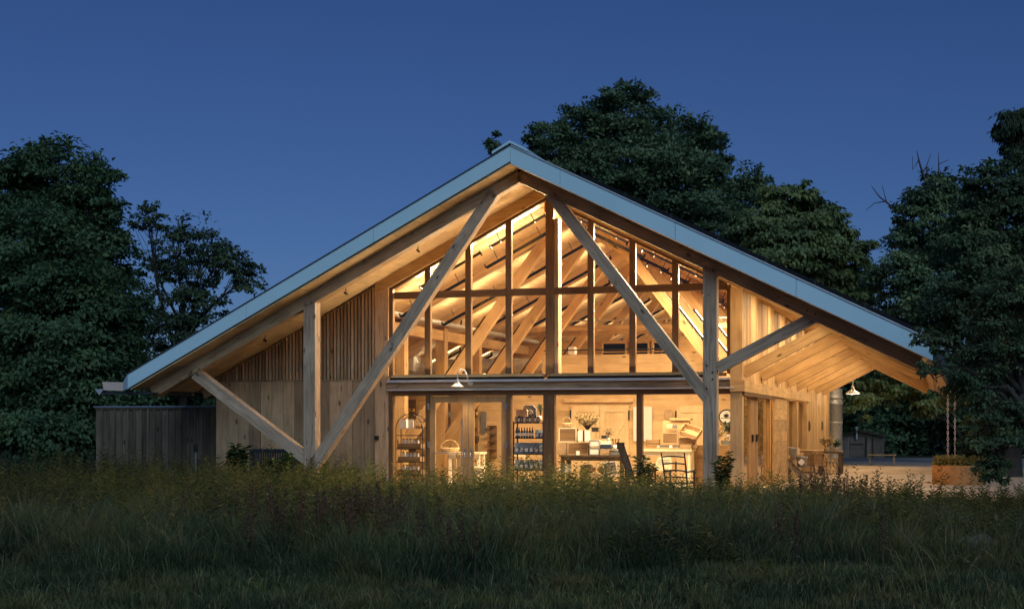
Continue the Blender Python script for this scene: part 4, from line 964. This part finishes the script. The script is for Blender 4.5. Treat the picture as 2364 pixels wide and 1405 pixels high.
sprig('porch_herb', 'small potted herb at the end of the dark porch table', 'plant', 1928, 1043, 17.8, BIRCH, 9, .25, .12, .09, vase=KRAFT, vr=.08, vh=.16)
tk = g_thing('water_tank', 'tall galvanised cylinder tank at the far corner of the porch', 'tank', 1925, 1072)
MB().lathe([(.36, 0), (.36, 2.55), (.39, 2.56), (.39, 2.66), (.36, 2.67), (.36, 2.8), (.39, 2.81), (.38, 2.9), (.36, 2.92), (.36, 3.2), (.25, 3.26), (0, 3.28)], 36).build('shell', GALV, tk)
for z in (.9, 1.75): MB().lathe([(.362, z), (.375, z + .02), (.375, z + .06), (.362, z + .08)], 36).build('hoop', GALV, tk)
MB().tube([(-.55, -.35, 1.2), (-.55, -.35, 3.4)], .035, 10).build('fill_pipe', COPPER, tk)
for px, t_ in ((1870, 17.3), (1917, 23.)):
    r = thing('wall_thermometer', 'narrow black plate on the porch board wall', 'plate', SW + .0, t_, 1.5, 0, 'black plates on the porch wall')
    MB().box(0, .03, -.06, .06, 0, .36).build('plate', BLACKW, r)
    MB().tube([(.03, 0, .06), (.05, 0, .06), (.05, 0, .3), (.03, 0, .3)], .008, 6).build('handle', STEELB, r)
# planter with rain chains
pl_s, pl_t = 9.72, 10.0
pl = thing('corten_planter', 'round rusty steel planter under the rain chains', 'planter', pl_s, pl_t, .012)
MB().lathe([(.76, 0), (.76, .55), (.745, .56), (.74, .55), (.74, .46), (0, .46)], 48).build('drum', CORTEN, pl)
MB().lathe([(.74, .47), (.4, .5), (0, .52)], 24).build('soil', SOIL, pl)
n_ = 2600; ang = rng.uniform(0, 2 * math.pi, n_); q = .72 * np.sqrt(rng.random(n_)); hz = rng.uniform(.5, .78, n_) + .25 * np.exp(-((q * np.cos(ang) - .35) ** 2) / .05) * rng.random(n_)
P = np.stack([q * np.cos(ang), q * np.sin(ang), hz], 1); D = unit(rdir(n_) + np.array([0, 0, .5])); V, T = leaves(P, D, rdir(n_), rng.uniform(.06, .13, n_), rng.uniform(.03, .06, n_))
fp = thing('planter_foliage', 'low yellow green foliage filling the rusty planter', 'plant', pl_s, pl_t, .012)
np_mesh('foliage', V, T, np.repeat(rng.random(n_), 4), FERN, fp)
sm_ = MB()
for i in range(20): a = random.uniform(0, 6.28); q = random.uniform(.1, .6); sm_.tube([(q * math.cos(a), q * math.sin(a), .46), (q * 1.1 * math.cos(a), q * 1.1 * math.sin(a), .7)], .006, 4, False)
sm_.build('stems', BARK, fp)
for k, (ds, dt_) in enumerate(((-.12, -.06), (.10, .08))):
    e = eaveR(10.); sx = e + .13 + ds * .9
    ch = thing('rain_chain', ('copper rain chain nearer the barn hanging over the planter', 'copper rain chain farther from the barn hanging over the planter')[k], 'rain chain', sx, pl_t + dt_, .5)
    lk = MB(); top = soffit(e) - .12 - .5; nl = int(top / .085)
    for i in range(nl):
        z = .02 + i * .085; hor = i % 2
        pts = [((.024 * math.cos(a) if hor else 0), (0 if hor else .024 * math.cos(a)), z + .05 + .055 * math.sin(a)) for a in np.linspace(0, 2 * math.pi, 11)]
        lk.tube(pts, .0075, 5, False)
    lk.build('links', COPPER, ch)
# far shed and bench
sd_s, sd_t = invZ(1987, 1056, 0)
sd = thing('garden_shed', 'weathered plank shed with low gable roof and post beyond the yard', 'shed', sd_s, sd_t)
for i in range(11):
    x = -1.05 + i * .195; timber('plank', sd, (x + .09, .0, 0), (x + .09, 0, 1.06), .188, .03, OLDW)
for i in range(8):
    timber('plank', sd, (1.1, .1 + i * .2, 0), (1.1, .1 + i * .2, 1.06), .03, .192, OLDW)
MB().prism([(-1.2, 1.07), (0, 1.36), (1.2, 1.07), (1.2, 1.13), (0, 1.43), (-1.2, 1.13)], -.25, 1.75).build('roof', DARKW, sd)
MB().prism([(-1.1, 1.07), (1.1, 1.07), (0, 1.33)], .0, .03).build('gable', OLDW, sd)
MB().box(-.55, .2, -.05, -.02, .05, 1.0).build('door', OLDW, sd); timber('door_brace', sd, (-.5, -.06, .7), (.15, -.06, .7), .02, .08, DARKW)
MB().tube([(-.2, -.12, .95), (-.2, -.12, 1.5)], .05, 8).lathe([(0, 1.6), (.14, 1.51), (0, 1.49)], 12, (-.2, -.12, 0)).build('vent_post', GALV, sd)
for x in (.24, .58): MB().box(x, x + .06, -.06, -.018, 0, 1.06).build('post', DARKW, sd)
fb = g_thing('plank_bench', 'plain wooden plank bench beside the shed', 'bench', 2036, 1073)
MB().box(-.58, .58, 0, .3, .40, .45).build('seat', OLDW, fb)
for x in (-.52, .46): MB().box(x, x + .06, .05, .25, 0, .40).build('leg', OLDW, fb)
# boulder
rk_s, rk_t = invZ(2248, 1290, 0)
rb = MB().lathe([(0, .30), (.16, .27), (.28, .18), (.33, .05), (.3, -.08), (0, -.1)], 14)
rb.v = [(x * (1 + .15 * math.sin(5 * y + 2)), y * .8 * (1 + .12 * math.cos(7 * x)), z * (1 + .2 * math.sin(4 * x + 3 * y))) for x, y, z in rb.v]
bo = rb.build('boulder', ROCK); p = B(rk_s, rk_t, .02); bo.location = p; tag(bo, 'grey field boulder half hidden in the meadow grass', 'boulder')

# ================================================================== PLANTS: shrubs that stand out of the meadow
def leafy_shrub(label, px, py, Y, hgt, spread, nst, ls):
    p = at(px, py, Y); r = bpy.data.objects.new('leafy_shrub', None); col.objects.link(r); r.location = (p.x, Y, 0); tag(r, label, 'shrub')
    st = MB(); nn = NP()
    for i in range(nst):
        a = random.uniform(0, 6.28); q = spread * random.uniform(.2, 1.); h = hgt * random.uniform(.7, 1.)
        pts = [Vector((.03 * math.cos(a), .03 * math.sin(a), 0)), Vector((q * .35 * math.cos(a), q * .35 * math.sin(a), h * .5)), Vector((q * math.cos(a), q * math.sin(a), h))]
        st.tube(pts, [.012, .009, .004], 5, False)
        m = int(h / .035); f = np.linspace(.3, 1., m); c = np.array([tuple(pts[0].lerp(pts[1], min(1, x * 2)) if x < .5 else pts[1].lerp(pts[2], x * 2 - 1)) for x in f])
        c = np.repeat(c, 2, 0); az = np.arange(len(c)) * 2.4 + rng.uniform(0, 1, len(c))
        D = unit(np.stack([np.cos(az), np.sin(az), rng.uniform(.1, .8, len(c))], 1)); U = np.tile(np.array([[0, 0, 1.]]), (len(c), 1))
        L = ls * rng.uniform(.7, 1.2, len(c)); V, T = leaves(c, D, U + rng.normal(size=D.shape) * .3, L, L * .42, .3); nn.add(V, T, np.repeat(rng.random(len(c)), 4))
    st.build('stems', BARK, r); nn.build('leaves', SHRUBL, r)
leafy_shrub('leafy shrub rising in front of the left end of the board wall', 545, 1085, 33.2, 1.32, .4, 6, .2)
leafy_shrub('leafy shrub in front of the dark garden bench', 652, 1085, 31.6, 1.12, .35, 5, .17)
leafy_shrub('glossy leafy shrub between the two rocking chairs', 1483, 1100, 29.6, 1.1, .28, 6, .13)
leafy_shrub('glossy leafy shrub at the foot of the right front post', 1664, 1100, 28.6, 1.22, .26, 7, .13)

# ================================================================== MEADOW
def in_frame(X, Y, m=1.06): return np.abs(X) < (.5 * W_PX / FPX) * Y * m + .4
def open_ground(X, Y):
    dx, dy = X - OX, Y - OY; s = dx * CT - dy * ST; t = dx * ST + dy * CT
    bad = ((s > -4.7) & (t > -3.0) & (s < 60) & (t < 60)) & ((s < 9.6) | (t > -3.0 + (s - 9.6) * .43)) & (t < 42)
    bad |= (s <= -4.7) & (s > -9.1) & (t > -.15) & (t < 28) | (s <= -9.0) & (s > -13) & (t > .2) & (t < .6)
    return ~bad, s, t
def patch(X, Y):
    return .5 + .22 * np.sin(X * .8 + 1.3 * np.sin(Y * .5)) + .18 * np.sin(Y * 1.1 + X * .37 + 2.) + .12 * np.sin(X * 2.3 - Y * 1.7)
def tall_h(X, Y, s, t):
    """height of the sward: mown in front, tall behind, sinking on the far right"""
    front = 15.6 + .8 * np.sin(X * .55) + .35 * np.sin(X * 1.9 + 1)
    k = np.clip((Y - front) / 1.6, 0, 1); k = k * k * (3 - 2 * k)
    h = .10 + k * (.41 + .22 * patch(X, Y)) 
    h *= np.where(X > 6.2, np.clip(1 - (X - 6.2) * .12, .62, 1), 1)
    h *= np.where((s > 4.2) & (t > -6), .74, 1.)
    h += np.where(s < -5, np.clip((Y - 26) * .02, 0, .16), 0) * k
    return h, k
def scatter(n_, y0, y1):
    u = rng.random(n_); Y = np.sqrt(y0 * y0 + u * (y1 * y1 - y0 * y0)) if True else u
    X = (rng.random(n_) * 2 - 1) * (.5 * W_PX / FPX * Y * 1.05 + .4); return X, Y
mg = NP()
def add_grass(X, Y, H, az, lean, wd, dryp):
    z = hilly(X, Y) * (Y < 26); n_ = len(X)
    V, T = blades(np.stack([X, Y, z - .04], 1), H, wd, az, lean)
    dry = np.where(rng.random(n_) < dryp, rng.uniform(.75, 1., n_), rng.random(n_) ** 1.3 * .66); mg.add(V, T, np.repeat(dry, 5))
for n_, y0, y1 in ((125000, 11.5, 16.5), (40000, 15.5, 24.), (40000, 22., 36.)):          # short undergrowth
    X, Y = scatter(n_, y0, y1); ok, s, t = open_ground(X, Y); X, Y, s, t = X[ok], Y[ok], s[ok], t[ok]
    h, k = tall_h(X, Y, s, t); H = h * rng.uniform(.35, .8, len(X)) * (.7 + .6 * patch(X * 3.1, Y * 2.7))
    add_grass(X, Y, H, rng.uniform(0, 6.28, len(X)), np.clip(rng.normal(.4, .25, len(X)), .02, 1.2), rng.uniform(.004, .009, len(X)), .08)
for n_, y0, y1, per in ((1500, 11.6, 16.2, 24), (1900, 15.2, 20., 34), (2300, 19., 26., 30), (2300, 25., 36., 24)):   # tussocks
    X, Y = scatter(n_, y0, y1); ok, s, t = open_ground(X, Y); X, Y, s, t = X[ok], Y[ok], s[ok], t[ok]
    h, k = tall_h(X, Y, s, t); th = np.where(k > .25, h * rng.uniform(.5, 1.35, len(X)), rng.uniform(.13, .26, len(X))); flop = rng.uniform(.25, .95, len(X)); fa = rng.uniform(0, 6.28, len(X)); yel = rng.random(len(X))
    i = np.repeat(np.arange(len(X)), rng.poisson(per, len(X))); i = i[th[i] > .1]; m_ = len(i); a = rng.uniform(0, 6.28, m_); q = np.abs(rng.normal(0, .075, m_))
    az = np.where(rng.random(m_) < .35, fa[i] + rng.normal(0, .3, m_), a)
    add_grass(X[i] + q * np.cos(a), Y[i] + q * np.sin(a), th[i] * rng.uniform(.6, 1.15, m_), az, flop[i] * rng.uniform(.3, 1.3, m_), rng.uniform(.007, .018, m_), .06 + .3 * (yel[i] > .8))
tag(mg.build('meadow_grass', GRASS), 'long mixed meadow grass in front of the barn', 'grass', kind='stuff')
# leafy weeds, densest along the terrace edge
wn = NP(); ws = NP()
X, Y = scatter(9500, 16.5, 36.); ok, s, t = open_ground(X, Y); X, Y, s, t = X[ok], Y[ok], s[ok], t[ok]
keep = rng.random(len(X)) < np.clip(np.maximum((Y - 20.) / 8., .75 * (patch(X * 1.7, Y * 1.3) > .72)), .04, 1.) * np.where(s < -9, .7, 1); X, Y, s, t = X[keep], Y[keep], s[keep], t[keep]
h, k = tall_h(X, Y, s, t); H = (h + .10) * rng.uniform(.42, 1.3, len(X)) * (.68 + .62 * patch(X * 1.4, Y * 1.9)); nl = 22
V, T = blades(np.stack([X, Y, np.zeros(len(X))], 1), H, np.full(len(X), .010), rng.uniform(0, 6.28, len(X)), rng.uniform(0, .1, len(X))); wn.add(V, T, np.repeat(rng.random(len(X)) * .4, 5))
f = np.linspace(.28, 1.0, nl)[None, :]; az = np.arange(nl)[None, :] * 2.4 + rng.uniform(0, 6.28, (len(X), 1))
P = np.stack([np.repeat(X[:, None], nl, 1), np.repeat(Y[:, None], nl, 1), H[:, None] * f], 2).reshape(-1, 3)
D = unit(np.stack([np.cos(az), np.sin(az), rng.uniform(.15, .9, az.shape) + .3 * f], 2).reshape(-1, 3)); m_ = len(P)
L = (.13 - .055 * np.repeat(f, len(X), 0).reshape(-1)) * rng.uniform(.7, 1.3, m_)
V, T = leaves(P, D, np.array([[0, 0, 1.]]) + rng.normal(size=(m_, 3)) * .35, L, L * .26, .3); wn.add(V, T, np.repeat(np.repeat(rng.random(len(X)), nl) * .7 + rng.random(m_) * .3, 4))
tag(wn.build('meadow_weeds', WEED), 'leafy green weeds massed along the terrace edge', 'weeds', kind='stuff')
# rusty dock spikes and pale seed stalks
dn = NP(); spots = [(800, 1290, 26), (845, 1280, 18), (700, 1300, 14), (1010, 1330, 8), (1890, 1200, 22), (1960, 1190, 12), (1900, 1350, 5), (640, 1230, 6), (560, 1250, 6)]
for px, py, c in spots:
    Y0 = EYE * FPX / (py - HORIZON); x0 = (px - 1182) / FPX * Y0
    for i in range(c):
        x, y = x0 + random.gauss(0, .35), Y0 + random.gauss(0, .8); h = random.uniform(.7, 1.02); m_ = 90
        zz = h * (1 - .42 * rng.random(m_) ** .8); rr_ = .012 + .03 * (1 - (zz / h - .58) / .42)
        a = rng.uniform(0, 6.28, m_); P = np.stack([x + rr_ * np.cos(a), y + rr_ * np.sin(a), zz], 1); V, T = leaves(P, unit(rdir(m_) + np.array([0, 0, .6])), rdir(m_), rng.uniform(.02, .045, m_), rng.uniform(.012, .02, m_)); dn.add(V, T, np.repeat(rng.random(m_), 4))
        V, T = blades(np.array([[x, y, 0.]]), np.array([h * .95]), np.array([.012]), np.array([0.]), np.array([.02])); dn.add(V, T, np.full(5, .3))
tag(dn.build('dock_spikes', DOCK), 'rusty brown dock seed spikes scattered through the meadow', 'weeds', kind='stuff')
sn = NP()
def stalk(x, y, h, az, bend):
    n_ = 9; f = np.linspace(0, 1, n_); q = bend * f ** 2.4; C = np.stack([x + q * np.cos(az), y + q * np.sin(az), h * (f - .28 * (bend / h) * f ** 3)], 1)
    for i in range(n_ - 1):
        a, b = C[i], C[i + 1]; w_ = .003; V = np.array([a - [w_, 0, 0], a + [w_, 0, 0], b + [w_, 0, 0], b - [w_, 0, 0]]); sn.add(V, np.array([[0, 1, 2], [0, 2, 3]]), np.full(4, random.random()))
    m_ = 26; u = rng.uniform(.74, 1., m_); P = np.stack([np.interp(u, f, C[:, j]) for j in range(3)], 1); Dd = unit(rdir(m_) * .6 + np.array([math.cos(az), math.sin(az), -.1])); V, T = leaves(P, Dd, rdir(m_), rng.uniform(.02, .05, m_), rng.uniform(.006, .012, m_)); sn.add(V, T, np.repeat(rng.random(m_), 4))
for px, py, h, az, bend in ((2140, 1385, .78, 2.9, .26), (2170, 1380, .62, 2.5, .24), (2285, 1390, .55, 3.0, .3), (2320, 1380, .6, 3.3, .25), (2090, 1390, .4, 2.8, .16), (1985, 1375, .42, 2.6, .14), (2230, 1375, .5, .4, .2), (1870, 1360, .4, 2.9, .12)):
    Y0 = EYE * FPX / (py - HORIZON); stalk((px - 1182) / FPX * Y0, Y0, h, az, bend)
X, Y = scatter(90, 17., 28.); ok, s, t = open_ground(X, Y)
for x, y in zip(X[ok], Y[ok]): stalk(x, y, random.uniform(.5, .85), random.uniform(0, 6.28), random.uniform(.05, .3))
tag(sn.build('seed_stalks', STRAW), 'pale arching grass seed stalks across the meadow', 'grass', kind='stuff')
fn = NP(); X, Y = scatter(260, 15.5, 24.); ok, s, t = open_ground(X, Y); X, Y, s, t = X[ok], Y[ok], s[ok], t[ok]; h, k = tall_h(X, Y, s, t); keep = k > .6; X, Y, h = X[keep], Y[keep], h[keep]
P = np.repeat(np.stack([X, Y, h * .95], 1), 5, 0); a = np.tile(np.arange(5) * 1.257, len(X)); D = np.stack([np.cos(a), np.sin(a), np.full(len(a), .3)], 1); V, T = leaves(P, unit(D), np.tile(np.array([[0, 0, 1.]]), (len(a), 1)), np.full(len(a), .014), np.full(len(a), .011)); fn.add(V, T, np.repeat(rng.random(len(a)), 4))
tag(fn.build('meadow_flowers', FLOWER), 'tiny white flowers dotted in the meadow', 'flowers', kind='stuff')

# ================================================================== TREES
def crown_leaves(lobes, n_tot, ls, mat, parent, clump=.32, flat=.3, shell=.45, asp=.6, hang=.15):
    """lobes (x, y, z, rx, rz) in parent space: each is a set of flattened leafy sprays pointing outwards, with gaps between"""
    A = np.array([l[3] * l[3] * l[4] for l in lobes]) ** .7; A /= A.sum(); nn = NP(); tips = []
    for (x, y, z, rx, rz), share in zip(lobes, A):
        n_ = int(n_tot * share); nc = max(10, int(26 * rx ** .9)); d = rdir(nc); d[:, 2] += .12; d = unit(d); q = shell + (1 - shell) * rng.random(nc) ** .6
        bump = rng.uniform(.82, 1.2, nc); c0 = np.array([x, y, z])
        C = c0 + d * np.array([rx, rx, rz]) * (q * bump)[:, None]
        tips.append((c0, C)); per = rng.poisson(n_ / nc * rng.uniform(.5, 1.5, nc)); idx = np.repeat(np.arange(nc), per); m_ = len(idx)
        ax = unit(d * np.array([1, 1, .45]) + rdir(nc) * .25 - np.array([0, 0, hang * .5])); sd = unit(np.cross(ax, np.array([0, 0, 1.]) + rdir(nc) * .2)); up = np.cross(sd, ax)
        ln = rx * clump * rng.uniform(1.0, 1.9, nc); u1 = rng.beta(1.6, 1.5, m_) * 1.5 - .75; u2 = rng.normal(size=m_) * .42 * (1 - .45 * u1); u3 = rng.normal(size=m_) * flat * .42
        P = C[idx] + ax[idx] * (ln[idx] * u1)[:, None] + sd[idx] * (ln[idx] * u2)[:, None] + up[idx] * (ln[idx] * (u3 - .18 * u1 * u1))[:, None]
        out = unit(P - (c0 - np.array([0, 0, rz * .3]))); D = unit(ax[idx] * .5 + sd[idx] * (u2 * 1.1)[:, None] + rdir(m_) * .6 - np.array([0, 0, hang])); Nn = unit(out * .7 + np.array([[0, 0, .6]]) + rdir(m_) * .6)
        L = ls * rng.uniform(.6, 1.4, m_); V, T = leaves(P, D, Nn, L, L * asp, .25)
        nn.add(V, T, np.repeat(np.clip(rng.random(nc)[idx] * .7 + rng.random(m_) * .35, 0, 1), 4))
    return nn.build('crown', mat, parent), tips
def tree(name, label, base, lobes, n_, ls, mat, tr, group=None, twigs=7, bare=(), **kw):
    """base world (x, y); lobes given as (px, py, dY, rpx, rpy) around distance base.y"""
    r = bpy.data.objects.new(name, None); col.objects.link(r); r.location = (base[0], base[1], 0); tag(r, label, 'tree', group)
    LB = []
    for px, py, dY, rx, ry in lobes:
        Y = base[1] + dY; p = at(px, py, Y); LB.append((p.x - base[0], dY, p.z, rx * Y / FPX, ry * Y / FPX))
    _, tips = crown_leaves(LB, n_, ls, mat, r, **kw)
    zt = max(l[2] for l in LB); zl = min(l[2] - l[4] for l in LB); tk_ = MB(); zf = max(.8, zl * .8, zt * .28)
    cx = np.mean([l[0] for l in LB]); lean = Vector((cx * .25, 0, 0))
    p0 = Vector((0, 0, -.1)); p1 = Vector((0, 0, zf)) + lean * .4; p2 = Vector((cx * .5, 0, zf + (zt - zf) * .55))
    tk_.tube([p0, p0.lerp(p1, .5) + Vector((.05, .03, 0)), p1, p2], [tr * 1.25, tr * .95, tr * .8, tr * .35], 10)
    for c, C in tips:
        c = Vector(c); o = p1.lerp(p2, random.uniform(0, .8)); mid = o.lerp(c, .55) + Vector((random.gauss(0, .2), random.gauss(0, .2), .3))
        tk_.tube([o, mid, c], [tr * .4, tr * .24, tr * .1], 7, False)
        for i in range(min(twigs, len(C))):
            e_ = Vector(C[random.randrange(len(C))]); st_ = mid.lerp(c, random.random()); tk_.tube([st_, st_.lerp(e_, .5) + Vector((random.gauss(0, .12), random.gauss(0, .12), random.gauss(0, .12))), e_], [tr * .11, tr * .06, .008], 5, False)
    for pts, rad in bare:
        q = [at(px, py, base[1]) - Vector((base[0], base[1], 0)) for px, py in pts]; q = [Vector((v.x, random.gauss(0, .15), v.z)) for v in q]
        tk_.tube(q, [max(.01, rad * (1 - .8 * i / (len(q) - 1))) for i in range(len(q))], 5, False)
    tk_.build('trunk', BARK, r)
    return r
def bx(px, Y): return (px - 1182) / FPX * Y
tree('maple_tree', 'huge dense dark maple standing left of the barn', (bx(120, 52), 52.),
     [(130, 430, 0, 95, 100), (45, 470, 1, 85, 110), (200, 480, -1, 75, 90), (-30, 560, 0, 90, 110), (90, 580, -2, 120, 110), (215, 600, 0, 95, 110), (10, 700, 1, 100, 110), (150, 730, -2, 130, 120), (255, 730, 0, 75, 110), (60, 850, 0, 130, 120), (190, 880, -1, 130, 110), (270, 850, 0, 65, 100), (-10, 960, 0, 120, 90), (120, 985, -1, 150, 75), (250, 965, 0, 80, 75)], 150000, .18, MAPLE, .45, shell=.5, clump=.4)
tree('ash_tree', 'thin open crowned tree with airy branches behind the left roof slope', (bx(420, 62), 62.),
     [(340, 500, 0, 38, 40), (400, 560, 0, 50, 55), (470, 570, 1, 55, 55), (530, 600, 0, 60, 50), (570, 645, 0, 45, 40), (360, 630, 1, 45, 60), (440, 660, 0, 70, 60), (400, 760, 0, 75, 60), (330, 760, 0, 50, 80), (480, 720, 0, 50, 40), (400, 850, 0, 100, 60)], 17000, .17, BIRCH, .22, twigs=20, clump=.3, shell=.3, flat=.25)
tree('broad_tree', 'great broad crowned tree rising behind the barn ridge', (bx(1450, 78), 78.),
     [(1440, 270, 0, 85, 65), (1360, 320, 1, 90, 70), (1520, 320, 0, 95, 70), (1270, 345, 0, 60, 70), (1620, 360, 0, 70, 70), (1450, 390, -2, 120, 80), (1340, 410, 0, 100, 70), (1570, 430, -1, 110, 80), (1650, 420, 0, 45, 60), (1480, 500, 0, 140, 70), (1600, 520, 0, 100, 70), (1150, 345, 1, 26, 32), (1240, 390, 1, 40, 50), (1700, 470, 3, 75, 70), (1740, 440, 3, 45, 40), (1380, 520, 2, 120, 70)], 100000, .22, OAK, .5, shell=.4, hang=-.25, clump=.28)
tree('catalpa_tree', 'rounded pale green tree glowing faintly over the right roof slope', (bx(1850, 68), 68.),
     [(1830, 470, 0, 70, 45), (1760, 520, 0, 75, 50), (1890, 520, 0, 75, 50), (1830, 570, -2, 100, 60), (1950, 590, 0, 65, 55), (1750, 600, 0, 80, 60), (1890, 640, -1, 90, 50), (1980, 650, 0, 45, 40), (1930, 690, 0, 80, 40), (1820, 680, 1, 90, 60)], 52000, .25, CATAL, .35, shell=.45, flat=.22, hang=.45)
# right hand wood
tree('dead_topped_tree', 'tree with bare dead top branches beyond the porch', (bx(2290, 60), 60.),
     [(2160, 440, 0, 55, 50), (2120, 490, 0, 60, 50), (2200, 480, 0, 60, 55), (2110, 560, 0, 60, 60), (2190, 580, 0, 90, 70), (2080, 640, 0, 70, 60), (2180, 690, 0, 110, 80), (2070, 740, 1, 70, 60), (2260, 560, 0, 70, 80)], 44000, .17, OAK, .3, shell=.35,
     bare=[([(2080, 495), (2060, 478), (2030, 455), (2010, 430)], .06), ([(2050, 468), (2045, 450), (2040, 425)], .03), ([(2045, 465), (2020, 468), (2000, 485)], .03), ([(2150, 440), (2130, 400), (2120, 370), (2115, 350)], .07), ([(2145, 420), (2140, 385), (2150, 355)], .04), ([(2160, 430), (2165, 390), (2170, 350)], .05), ([(2120, 372), (2110, 390), (2105, 362)], .025), ([(2165, 380), (2185, 372)], .02)])
tree('dark_wood_tree', 'dark full tree filling the right edge behind the planter', (bx(2330, 46), 46.),
     [(2290, 430, 0, 70, 60), (2350, 470, 0, 90, 80), (2260, 560, 0, 100, 80), (2360, 620, 0, 110, 90), (2290, 700, -1, 120, 90), (2200, 720, 0, 70, 60), (2380, 780, 0, 110, 100), (2300, 850, 0, 110, 80), (2370, 940, 0, 100, 80), (2260, 930, 0, 70, 70), (2390, 380, 0, 50, 50)], 66000, .14, MAPLE2, .35, shell=.4)
tree('larch_tree', 'drooping fine leaved tree top at the far right', (bx(2400, 58), 58.),
     [(2345, 290, 0, 45, 35), (2385, 330, 0, 60, 50), (2370, 270, 0, 30, 25), (2400, 420, 0, 60, 70)], 12000, .22, BIRCH, .25, asp=.2, hang=.9, flat=.5)
tree('near_branch_tree', 'overhanging small leaved tree whose twigs cross the roof tip', (bx(2420, 25.5), 25.5),
     [(2290, 740, 0, 75, 60), (2250, 800, 0, 58, 42), (2180, 795, .2, 36, 22), (2340, 840, 0, 90, 70), (2280, 900, 0, 85, 60), (2245, 905, .3, 42, 42), (2350, 980, 0, 80, 60), (2275, 1010, .2, 60, 45), (2130, 775, .2, 34, 24), (2150, 845, .2, 32, 22), (2290, 1080, 0, 36, 28), (2330, 660, 0, 80, 60), (2390, 740, 0, 80, 90), (2300, 1075, 0, 45, 25)], 22000, .085, MAPLE2, .16, twigs=26, clump=.3, shell=.25, flat=.3, asp=.5)
hedge = [((1960, 84), [(1930, 920, 0, 80, 70), (1990, 880, 0, 80, 60), (1960, 1000, 0, 100, 60)]), ((2080, 80), [(2060, 900, 0, 80, 60), (2110, 850, 0, 80, 60), (2080, 990, 0, 110, 65)]), ((2200, 78), [(2180, 900, 0, 90, 80), (2230, 980, 0, 100, 75)]), ((2320, 74), [(2300, 930, 0, 90, 80), (2360, 990, 0, 90, 70)])]
hl = ['dark broad bush behind the far shed', 'dark broad bush behind the plank bench', 'dark broad bush behind the rain chains', 'dark broad bush at the end of the gravel yard']
for ((px, Y), lb), lab in zip(hedge, hl):
    tree('dark_bush', lab, (bx(px, Y), Y), lb, 9000, .3, MAPLE, .16, 'dark bushes behind the yard', shell=.4)
tree('low_branch_tree', 'low leafy boughs hanging under the porch end lamp', (bx(2230, 62), 62.),
     [(1975, 940, 0, 32, 40), (2010, 900, 0, 38, 40), (2060, 890, 0, 42, 36), (2110, 880, 0, 45, 35), (2150, 930, 0, 40, 35)], 7000, .22, CATAL, .09, shell=.3, hang=.5)
lbushes = [((350, 64), [(330, 930, 0, 70, 60), (400, 980, 0, 90, 70)]), ((470, 66), [(450, 900, 0, 70, 70), (500, 980, 0, 80, 60)])]
for k, ((px, Y), lb) in enumerate(lbushes):
    tree('dark_bush', ('dark bush behind the grey fence next to the maple', 'dark bush behind the grey fence next to the barn')[k], (bx(px, Y), Y), lb, 8000, .28, MAPLE, .15, shell=.4)
# distant tree belt closing the horizon
nn = NP()
for i in range(90):
    a = -60 + i * 1.5; x = a * 2.6; Y = 170 + random.uniform(-20, 25); n_ = 420; d = rdir(n_); P = np.array([x, Y, 4.]) + d * np.array([5.5, 4., random.uniform(3.5, 6.5)]) * rng.uniform(.6, 1, (n_, 1))
    V, T = leaves(P, rdir(n_), rdir(n_), rng.uniform(.7, 1.5, n_), rng.uniform(.5, .9, n_)); nn.add(V, T, np.repeat(rng.random(n_), 4))
tag(nn.build('distant_wood', MAPLE), 'far dark belt of woodland along the horizon', 'woodland', kind='stuff')
